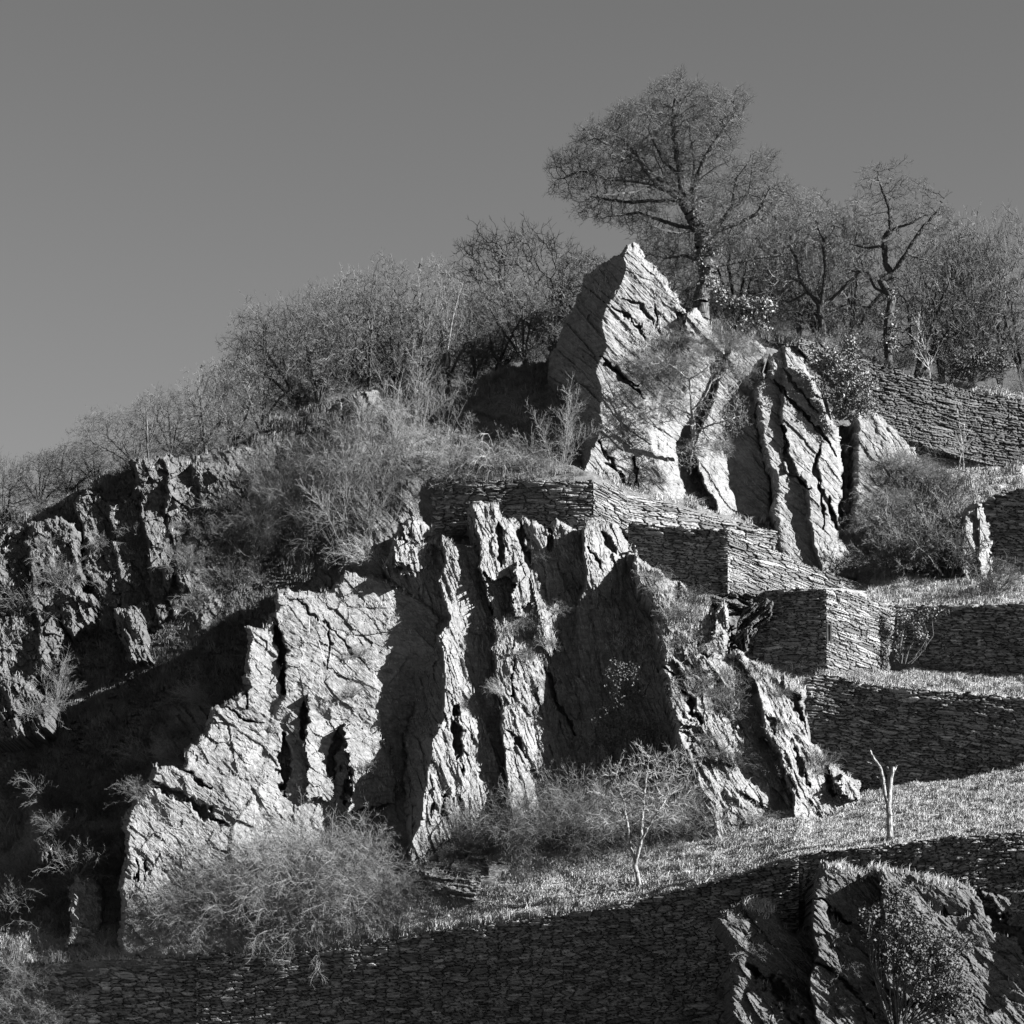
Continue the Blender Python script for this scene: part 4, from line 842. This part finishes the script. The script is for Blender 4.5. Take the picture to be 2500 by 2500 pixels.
# ---- crooked tree growing on the cliff face
Yc = 111.4; BC = P(1694, 1075, Yc); mc = PXM/Yc
def L4(u, v, dy=0.): q = P(u, v, Yc) - BC; return (q[0], dy, q[2])
def E4(u, v, ru, rv, ry=.8, dy=0.): a = L4(u, v); return (a[0], dy, a[2], ru/mc, ry, rv/mc)
seeds = [[L4(1694,1085,2.2), L4(1698,1055,.8), L4(1690,1010), L4(1686,960), L4(1684,925)], [L4(1684,925), L4(1720,905,-.2), L4(1745,870,-.2)], [L4(1690,1000), L4(1720,970,-.3), L4(1735,935,-.4), L4(1790,905,-.3)], [L4(1690,1020), L4(1640,990,-.2), L4(1600,1000,-.3), L4(1570,1015,-.3)],
 [L4(1694,1055,.2), L4(1670,1040,-.4), L4(1640,1030,-.5), L4(1600,1040,-.4)], [L4(1698,1065,.2), L4(1690,1100,-.4), L4(1682,1140,-.5)], [L4(1684,930), L4(1650,900,0), L4(1620,880,0)], [L4(1700,1050,0), L4(1750,1035,-.3), L4(1800,1020,-.3)]]
tr, cr, en, _, _ = tree_data(530, seeds, [E4(1690,900,80,45), E4(1780,910,60,40), E4(1600,1000,65,45), E4(1700,990,80,50), E4(1790,1010,45,55), E4(1610,890,50,35), E4(1680,1120,40,40,.5,-.4), E4(1740,1080,50,40)], 1900, step=.12, di=.7, dk=.18, tip=.008, maxr=.1, twigs=1.3, tl=.2, rmin_tr=.03, wig=.45, up=0)
place('crooked_tree', {'trunk': me_of('trunk', tr, M_barkp, True), 'crown': me_of('crown', cr, M_twigm)}, tuple(BC), 'crooked bare tree growing out of the dark cleft right of the pointed rock', 'tree')

# ------------------------------------------------------------------ shrubs
SH = {}
def sh(key, mat, **k):
    d = shrub_data(**k); SH[key] = me_of('shrub_'+key, d, mat)
sh('mass', M_twigm, seed=1, H=3.0, n0=36, spread=1.1, droop=.32, kids=14, kids2=7, rad=.0095, curl=.24)
sh('mass2', M_twigm, seed=2, H=2.8, n0=34, spread=1.1, droop=.38, kids=14, kids2=7, rad=.0095, curl=.26)
sh('massd', M_twig, seed=3, H=3.0, n0=32, spread=1.0, droop=.35, kids=13, kids2=7, rad=.0095, curl=.24)
sh('wood', M_twigm, seed=4, H=4.2, n0=8, spread=.5, droop=.0, kids=18, kids2=8, rad=.0125, curl=.13)
sh('wood2', M_twig, seed=5, H=4.0, n0=8, spread=.6, droop=.0, kids=16, kids2=7, rad=.012, curl=.14)
sh('broom', M_twigp, seed=6, H=2.2, n0=46, spread=.55, droop=.1, kids=7, kids2=4, rad=.010, lean=(-.9, -.1))
sh('low', M_twig, seed=7, H=1.3, n0=26, spread=1.2, droop=.3, kids=9, kids2=4, rad=.010)
sh('lowd', M_twigd, seed=8, H=1.6, n0=26, spread=1.1, droop=.2, kids=10, kids2=4, rad=.012)
sh('lowd2', M_twigd, seed=18, H=2.6, n0=30, spread=1.1, droop=.1, kids=12, kids2=5, rad=.014)
sh('arch', M_twigp, seed=9, H=2.6, n0=30, spread=.9, droop=.9, kids=5, kids2=3, rad=.016, curl=.05, lean=(-.3, 0))
sh('thorn', M_twig, seed=10, H=3.4, n0=13, spread=.9, droop=.05, kids=18, kids2=8, rad=.026, curl=.22)
sh('thornd', M_twigd, seed=11, H=3.4, n0=14, spread=1.0, droop=.05, kids=18, kids2=8, rad=.028, curl=.25)
cnt = [0]
def put(key, u, v, s, label, group=None, Y=None, cat='shrub', name='bare_shrub', flip=False, lift=.0, dy=0.):
    cnt[0] += 1
    loc = ground_at(u, v, Y)
    R = np.random.default_rng(cnt[0]+900)
    rz = R.uniform(0, 6.28) if key not in ('broom', 'arch') else (math.pi if flip else R.uniform(-.3, .3))
    return place(name, {'a': SH[key]}, (loc.x, loc.y+dy, loc.z+lift), label, cat, group, rz=rz, s=(s, s, s*R.uniform(.9, 1.1)))
Ru = np.random.default_rng(31)
for i, u in enumerate(list(range(20, 1400, 75)) + list(range(1600, 2520, 150))):
    u = u + Ru.uniform(-15, 15); Y = float(np.interp(u, [q[0] for q in HL[0]], [q[2] for q in HL[0]])); lf = u < 1450
    s_ = Ru.uniform(.5, .85)*(1 if lf else 1.1); s_ = s_*.6 if u < 560 else s_
    loc = P(u, float(skyline(u)) + 8, Y + Ru.uniform(1.2, 5))
    place('bare_shrub', {'a': SH[('thornd', 'massd', 'thorn', 'lowd2')[i % 4]]}, tuple(loc), 'one of the dark twiggy bushes under the ridge trees left of the pointed rock' if lf else 'one of the dark twiggy bushes under the trees on the right hilltop', 'shrub',
        'undergrowth of the left ridge' if lf else 'undergrowth of the right hilltop', rz=Ru.uniform(0, 6.28), s=(s_, s_, s_*.9))
G1 = 'one of the tangled pale twiggy shrubs massed at the foot of the broad left slab'
for i, (u, v, s) in enumerate([(420,2315,.75),(500,2310,.95),(590,2308,1.0),(680,2300,1.05),(770,2290,1.1),(850,2275,1.0),(930,2255,.9),(560,2270,1.2),(660,2255,1.3),(760,2245,1.3),(850,2225,1.2),(930,2200,.9),(470,2290,.9),(610,2210,1.2),(720,2190,1.25),(830,2160,1.2),(900,2140,.8)]):
    put(('mass', 'mass2')[i % 2], u, v-28, s, G1, 'tangled shrubs at lower left', Y=float(Tdepth(np.array(float(u)), np.array(float(v-28)))))
G2l = 'one of the grey bramble shrubs filling the hollow below the central buttresses'
for i, (u, v, s) in enumerate([(1120,2095,.6),(1190,2090,.85),(1250,2085,1.0),(1310,2082,1.15),(1370,2080,1.15),(1430,2078,1.05),(1500,2070,.9),(1590,2060,.8),(1650,2050,.9),(1690,2045,.6)]):
    put('massd', u, v, s, G2l, 'bramble shrubs in the central hollow', Y=float(Tdepth(np.array(float(u)), np.array(float(v)))))
put('low', 1835, 2015, .9, 'low bare bush at the foot of the rocky ridge beside the grass', Y=None)
G3 = 'one of the tall pale-stemmed shrubs crowding the shaded slope left of the straight wall'
for i, (u, v, s) in enumerate([(620,1400,.9),(680,1370,1.05),(740,1350,1.15),(800,1345,1.25),(850,1365,1.2),(900,1350,1.1),(770,1220,1.0),(860,1200,1.1),(930,1180,1.0),(700,1240,.9),(650,1290,.9),(580,1330,.8),(1000,1090,.9),(1080,1060,.8),(880,1080,.8)]):
    put(('wood', 'wood2', 'wood2', 'massd')[i % 4], u, v, s, G3, 'tall shrubs on the shaded slope')
for (u, v, s, k, lab) in ((1100,1162,1.0,'mass','pale twiggy shrub behind the left end of the straight wall'), (1215,1165,.95,'arch','shrub of pale arching stems drooping over the straight wall'), (1290,1163,.8,'mass2','bushy pale shrub behind the middle of the straight wall'),
    (1355,1165,.85,'wood','slender pale small tree behind the straight wall near the pointed rock'), (1410,1165,.5,'low','low shrub at the foot of the pointed rock behind the wall')):
    put(k, u, v, s, lab, Y=float(np.interp(u, [1046,1449], [111.6,109.9])))
for (u, v, s, k, lab) in ((935,1398,1.0,'broom','broom-like pale shrub fanning left from the top of the broad slab'), (660,1438,.75,'broom','small pale fan of twigs at the upper left corner of the broad slab'), (508,1726,.7,'broom','pale twig fan leaning left above the step in the slab edge'),
    (372,1872,.8,'broom','bushy twig fan overhanging the shadow at the lower slab edge'), (440,1866,.65,'broom','thin twig fan next to the bushy one on the lower slab edge'), (1232,1700,.4,'broom','tiny twig fan sticking out of the dark central gully'), (1080,1520,.3,'low','tiny twig tuft on the edge of the tall buttress'),
    (890,1880,.5,'low','small twig tuft in the gully right of the slab'), (860,1700,.7,'low','thin scrub on the shaded flank of the broad slab'), (880,1600,.5,'low','sparse scrub high on the shaded flank of the slab')):
    put(k, u, v, s, lab)
G4 = 'one of the dim bare bushes scattered over the dark left slope'
for i, (u, v, s) in enumerate([(60,1500,.9),(150,1440,.9),(230,1560,1.0),(120,1650,.9),(300,1660,.9),(400,1560,.8),(480,1500,.9),(560,1450,.9),(60,1850,1.0),(180,1800,1.0),(300,1780,.8),(400,1650,.7),(120,1980,1.0),(230,2000,.9),(60,2150,1.1),(180,2140,1.0),(330,1330,.6),(240,1340,.7),(450,1400,.8),(20,2250,1.1),(240,1500,.7),(360,1450,.6),(540,1560,.7),(420,1800,.6),(100,1350,.5),(270,2150,.8),(560,1250,.8),(640,1180,.8),(720,1130,.8),(820,1060,.8),(200,1720,.9),(350,1740,.8),(430,1720,.6),(260,1860,.9),(340,1960,.7),(190,1920,.8),(150,2060,.8),(250,2080,.7),(80,1750,.8),(20,1950,.9),(480,1620,.7),(180,1600,.8)]):
    put(('lowd', 'lowd', 'low')[i % 3], u, v, s*1.15, G4, 'bushes on the dark left slope')  # mostly darker twigs, their colour standing in for shade on this slope
put('wood', 235, 1620, .45, 'thin pale bare sapling in the middle of the dark left slope', name='pale_sapling', cat='tree')
put('wood', 120, 1760, .6, 'pale leaning bare sapling at far left in the shaded slope', name='pale_sapling', cat='tree')
G5 = 'one of the wiry grey thorn bushes massed on the upper terrace at right'
for i, (u, v, s) in enumerate([(2215,1405,.85),(2200,1410,1.0),(2260,1400,1.05),(2320,1412,.95),(2180,1330,.9),(2250,1310,1.0),(2310,1320,.9),(2190,1370,.7),(2230,1230,.8),(2300,1240,.7)]):
    put(('thorn', 'thornd')[i % 2], u, v, s, G5, 'thorn bushes on the upper terrace', Y=float(Tdepth(np.array(float(u)), np.array(float(v))))-.3)
put('thornd', 2425, 1452, .6, 'dark round thorn bush at the right end of the upper terrace', Y=None)
G6 = 'one of the pale brushy bushes on the lit bank below the sloping upper wall'
for i, (u, v, s) in enumerate([(2130,1160,.7),(2180,1150,.8),(2240,1160,.8),(2160,1240,.8),(2140,1300,.8)]):
    put('mass2', u, v, s*.8, G6, 'pale bushes on the upper bank', Y=float(Tdepth(np.array(float(u)), np.array(float(v))))-2.2)
G7 = 'one of the wispy grey bushes on the ledge between pointed rock and split slab'
for i, (u, v, s, Y) in enumerate([(1600,900,.8,111.6),(1650,850,.8,112.0),(1720,870,.9,111.8),(1780,860,.9,111.8),(1830,870,.7,112),(1640,930,.7,111),(1760,1100,.5,110.6),(1690,1110,.5,110.3),(1810,920,.6,111.6)]):
    Y += 1.2; put(('mass', 'massd')[i % 2], u, v, s*.62, G7, 'bushes on the cliff ledge', Y=Y)
for i, (u, v, s) in enumerate([(1200,1545,.8),(1270,1530,.8),(1330,1580,.7),(1290,1610,.6),(1480,1480,.7),(1560,1530,.8),(1500,1560,.7),(1640,1580,.7),(1700,1560,.6),(1740,1700,.8),(1690,1650,.7),(1730,1810,.8),(1800,1760,.6),(1640,1500,.6),(1850,1860,.6),(1330,1370,.5),(1400,1330,.5),(1270,1470,.4),(1600,1450,.6),(1050,1350,.5),(2000,1890,.5),(1910,1780,.4)]):
    put('low', u, v, s*.8, 'one of the small scrubby tufts rooted on the ledges of the central cliff', 'scrub tufts on the cliff')
for i, (u, v, s) in enumerate([(1650,1530,.8),(1720,1600,.9),(1700,1700,.7),(1750,1660,.8),(1780,1740,.8),(1740,1850,.9),(1790,1880,.8),(1850,1800,.7),(1820,1700,.8),(1900,1700,.6),(1690,1480,.8),(1900,1900,.7),(1280,1560,.7),(1380,1440,.6),(1120,1320,.5),(1350,1500,.7),(2010,1880,.6),(1600,1420,.7)]):  # extra scrub, half in dark twigs, added to give the cliff pocket shade
    put(('lowd', 'low')[i % 2], u, v, s, 'one of the darker scrub clumps added as pocket shade in the cliff hollows', 'dark scrub clumps on the cliff')
for i, (u, v, s) in enumerate([(1830,2330,.9),(1900,2560,.8),(1940,2480,.7),(2070,2380,.8),(2060,2290,.6),(2120,2440,.7),(2310,2200,.5),(2390,2300,.5),(1790,2260,.5),(2050,2460,.6)]):
    put('low', u, v, s*.8, 'one of the small bushes rooted in clefts of the lower right crag', 'bushes on the lower right crag')
for i, (u, v, s) in enumerate([(30,2480,1.0),(110,2500,.9),(60,2400,.8),(190,2440,.5),(1660,2500,.6),(1760,2440,.7)]):
    put('massd' if i < 3 else 'low', u, v, s*.7, 'one of the bare bushes growing against the bottom terrace wall', 'bushes against the bottom wall', dy=-.4)

# ------------------------------------------------------------------ leafy bushes and ivy
def leafy(label, blobs, Y, n, seed, size=.11, mat=None, name='evergreen_bush', stems=True, cat='bush', dyr=.6):
    m = PXM/Y; b = P(blobs[0][0], max(q[1]+q[3] for q in blobs), Y); ce = []
    for (u, v, ru, rv, *e) in blobs:
        q = P(u, v, Y) - b; ce.append((q[0], (e[0] if e else 0), q[2], ru/m, dyr*ru/m, rv/m))
    root = empty(name, tuple(b)); tag(root, label, cat)
    o = new_mesh('leaves', *leaf_data(seed, ce, n, size), mat or M_leaf); o.parent = root
    R = np.random.default_rng(seed); sets = []
    for c in ce:
        for q in range(2 if cat == 'ivy' else 7):
            e = np.array(c[:3]) + R.normal(0, .45, 3)*np.array(c[3:]); pts = np.array(fine([(c[0]*.3, c[1], 0), ((c[0]+e[0])/2, e[1]/2, e[2]*.55), tuple(e)], R, .05, 3))
            rr = np.linspace(.03, .008, len(pts)); sets.append((pts[:-1], pts[1:], rr[:-1], rr[1:], 4))
    o = new_mesh('stems', *tube_sets(sets), M_bark); o.parent = root
    return root
leafy('glossy leafy shrub with bright leaves on the hilltop beside the oak trunk', [(1800,745,62,30),(1850,755,50,35),(1755,720,30,30),(1830,790,50,25)], 115.2, 4200, 810, .15)
leafy('dark evergreen bush growing over the split slab at the left end of the upper wall', [(2040,900,62,55),(2090,930,60,55),(2000,880,45,40),(2060,980,50,45),(2110,990,35,35),(2075,850,25,40)], 114.6, 6000, 811, .14)
leafy('large dark leafy bush draped down the lower right crag', [(2190,2200,40,70),(2240,2290,75,70),(2310,2330,75,60),(2280,2400,80,60),(2330,2440,50,60),(2200,2350,50,50),(2150,2290,45,45),(2130,2240,30,30)], 84.9, 9000, 812, .12, M_leafd)
leafy('dark evergreen scrub under the trees at the right end of the hilltop', [(2370,880,60,40),(2330,900,40,28),(2430,890,50,36)], 121.0, 2000, 813, .14, M_leafd)
leafy('ivy curtain on the wall corner right of the slate tower', [(2200,1500,22,30),(2230,1510,40,32),(2280,1495,40,20),(2190,1570,12,50),(2250,1545,22,22)], 106.0, 1500, 814, .10, dyr=.12, cat='ivy', name='ivy')
leafy('dark ivy mass in the deep hollow of the central cliff', [(1530,1700,60,100),(1480,1790,60,80),(1560,1800,60,80),(1520,1640,40,40)], 101.8, 4200, 815, .11, M_leafd, dyr=.25, cat='ivy', name='ivy')

# ------------------------------------------------------------------ grass
def blades(seed, base, hgt, wid, lean=.5, per=9):
    R = np.random.default_rng(seed); n = len(base); b = np.repeat(base, per, 0) + R.normal(0, 1, (n*per, 3))*np.array([.07, .07, 0]); m = len(b)
    h = np.repeat(hgt, per)[:, None]*R.uniform(.4, 1.15, (m, 1)); a = R.uniform(0, 2*np.pi, m)
    d = np.stack([np.cos(a), np.sin(a), 0*a], 1)*R.uniform(.05, lean, (m, 1)); up = np.array([0, 0, 1.])
    t = np.stack([-np.sin(a+1), np.cos(a+1), 0*a], 1)*wid
    mid = b + (up + d*.6)*h*.55; tip = b + (up*.9 + d*1.6)*h
    v = np.stack([b - t, b + t, mid + t*.7, mid - t*.7, tip], 1).reshape(-1, 3)
    k = (np.arange(m)*5)[:, None]
    f = np.concatenate([k + np.array([[0, 1, 2]]), k + np.array([[0, 2, 3]]), k + np.array([[3, 2, 4]])])
    return v, f
def area_grass(name, regions, seed, mat):
    R = np.random.default_rng(seed); V_, F_, o_ = [], [], 0
    for (u0, u1, top_, bot_, n, h) in regions:
        u = R.uniform(u0, u1, n); a, b = top_(u), bot_(u); v = a + (b-a)*R.uniform(0, 1, n)
        keep = b > a; u, v = u[keep], v[keep]
        pt = P(u, v, Tdepth(u, v)); cl = .35 + 1.0*np.clip(.5+fbm(pt[:, 0]*1.3, pt[:, 1]*1.6, 3, 55)*1.5, 0, 1.5)
        vv, ff = blades(seed, pt, h*cl, .015, lean=1.2); V_.append(vv); F_.append(ff+o_); o_ += len(vv)
    o = new_mesh(name, np.concatenate(V_), np.concatenate(F_), mat); tag(o, kind='stuff'); return o
ln = lambda k, off=0: (lambda u: line(k, u) + off)
area_grass("grass", [(900, 2720, ln(7, -6), ln(8, 0), 24000, .11), (0, 1000, ln(7, 0), ln(8, 2), 2600, .28), (2000, 2720, ln(5, 4), ln(6, 0), 2800, .16), (2120, 2720, ln(3, -2), ln(4, 0), 2600, .18), (0, 1400, ln(8, -8), ln(8, 4), 700, .32),
  (2250, 2500, lambda u: np.interp(u, [2250,2400,2500], [928,945,960]), lambda u: np.interp(u, [2250,2400,2500], [932,962,985]), 500, .2)], 71, M_grass)
area_grass('dry_herbs', [(900, 2600, ln(7, -4), ln(8, -6), 6000, .17), (2080, 2500, lambda u: 1110+0*u, ln(3, -4), 5000, .26), (1450, 2150, ln(1, -30), ln(2, -10), 900, .3)], 73, M_grass)
area_grass('hill_grass', [(40, 640, lambda u: 1600+0*u, lambda u: 2250+0*u, 5000, .32), (0, 1400, lambda u: skyline(u)+2, lambda u: skyline(u)+60, 3500, .30), (0, 700, ln(1, 0), ln(7, 0), 9000, .25), (700, 1400, ln(0, 30), ln(3, 0), 3500, .3), (1400, 2200, lambda u: skyline(u)-2, lambda u: skyline(u)+20, 900, .4)], 72, M_grassd)
# tufts on crag ledges: where a surface seen from the front turns upwards
R = np.random.default_rng(77); pts_b, pts_d = [], []
for _ in range(15000):
    u, v = R.uniform(0, 2500), R.uniform(1080, 2500)
    loc, nor, nm = hit(u, v)
    if _ == 0: print('HIT', [hit(q, 2100+dd)[2] for q in (1250, 1257, 1262) for dd in (-10, 0, 20)])
    if loc is None or not nm.startswith('rock'): continue
    if nor.z > .42 and R.uniform() < .75: (pts_b if R.uniform() < .55 else pts_d).append(loc)
for k, (u, v, ru, rv, n) in enumerate([(1870,1640,80,18,160),(1700,1500,60,40,150),(1640,1470,40,30,80),(1960,1670,30,20,60),(2000,1860,60,30,120),(1260,1530,70,30,170),(1290,1590,60,25,110),(1060,1330,40,15,60),(1430,1270,30,12,60),(1640,840,90,50,220),(1780,830,70,40,200),(1860,2215,40,15,140),(2100,2120,80,20,160),(2290,2150,80,20,120),(1530,1560,60,40,140),(1400,620,30,20,40),(1660,1560,70,60,160),(1760,1690,50,50,120),(900,1900,50,60,90),(1450,680,40,40,80),(1620,700,40,50,60)]):
    for _ in range(n):
        uu_, vv_ = R.normal(u, ru*.6), R.normal(v, rv*.6); loc, nor, nm = hit(uu_, vv_)
        if loc is not None and not nm.startswith('drystone'): pts_b.append(loc)
for nm, ps, mt_, h in (('ledge_grass', pts_b, M_grass, .26), ('ledge_herbs', pts_d, M_grassd, .24)):
    ps = np.array([tuple(q) for q in ps]); v_, f_ = blades(88, ps, np.full(len(ps), h)*np.random.default_rng(1).uniform(.5, 1.3, len(ps)), .011, lean=1.0, per=8)
    o = new_mesh(nm, v_, f_, mt_); tag(o, kind='stuff')
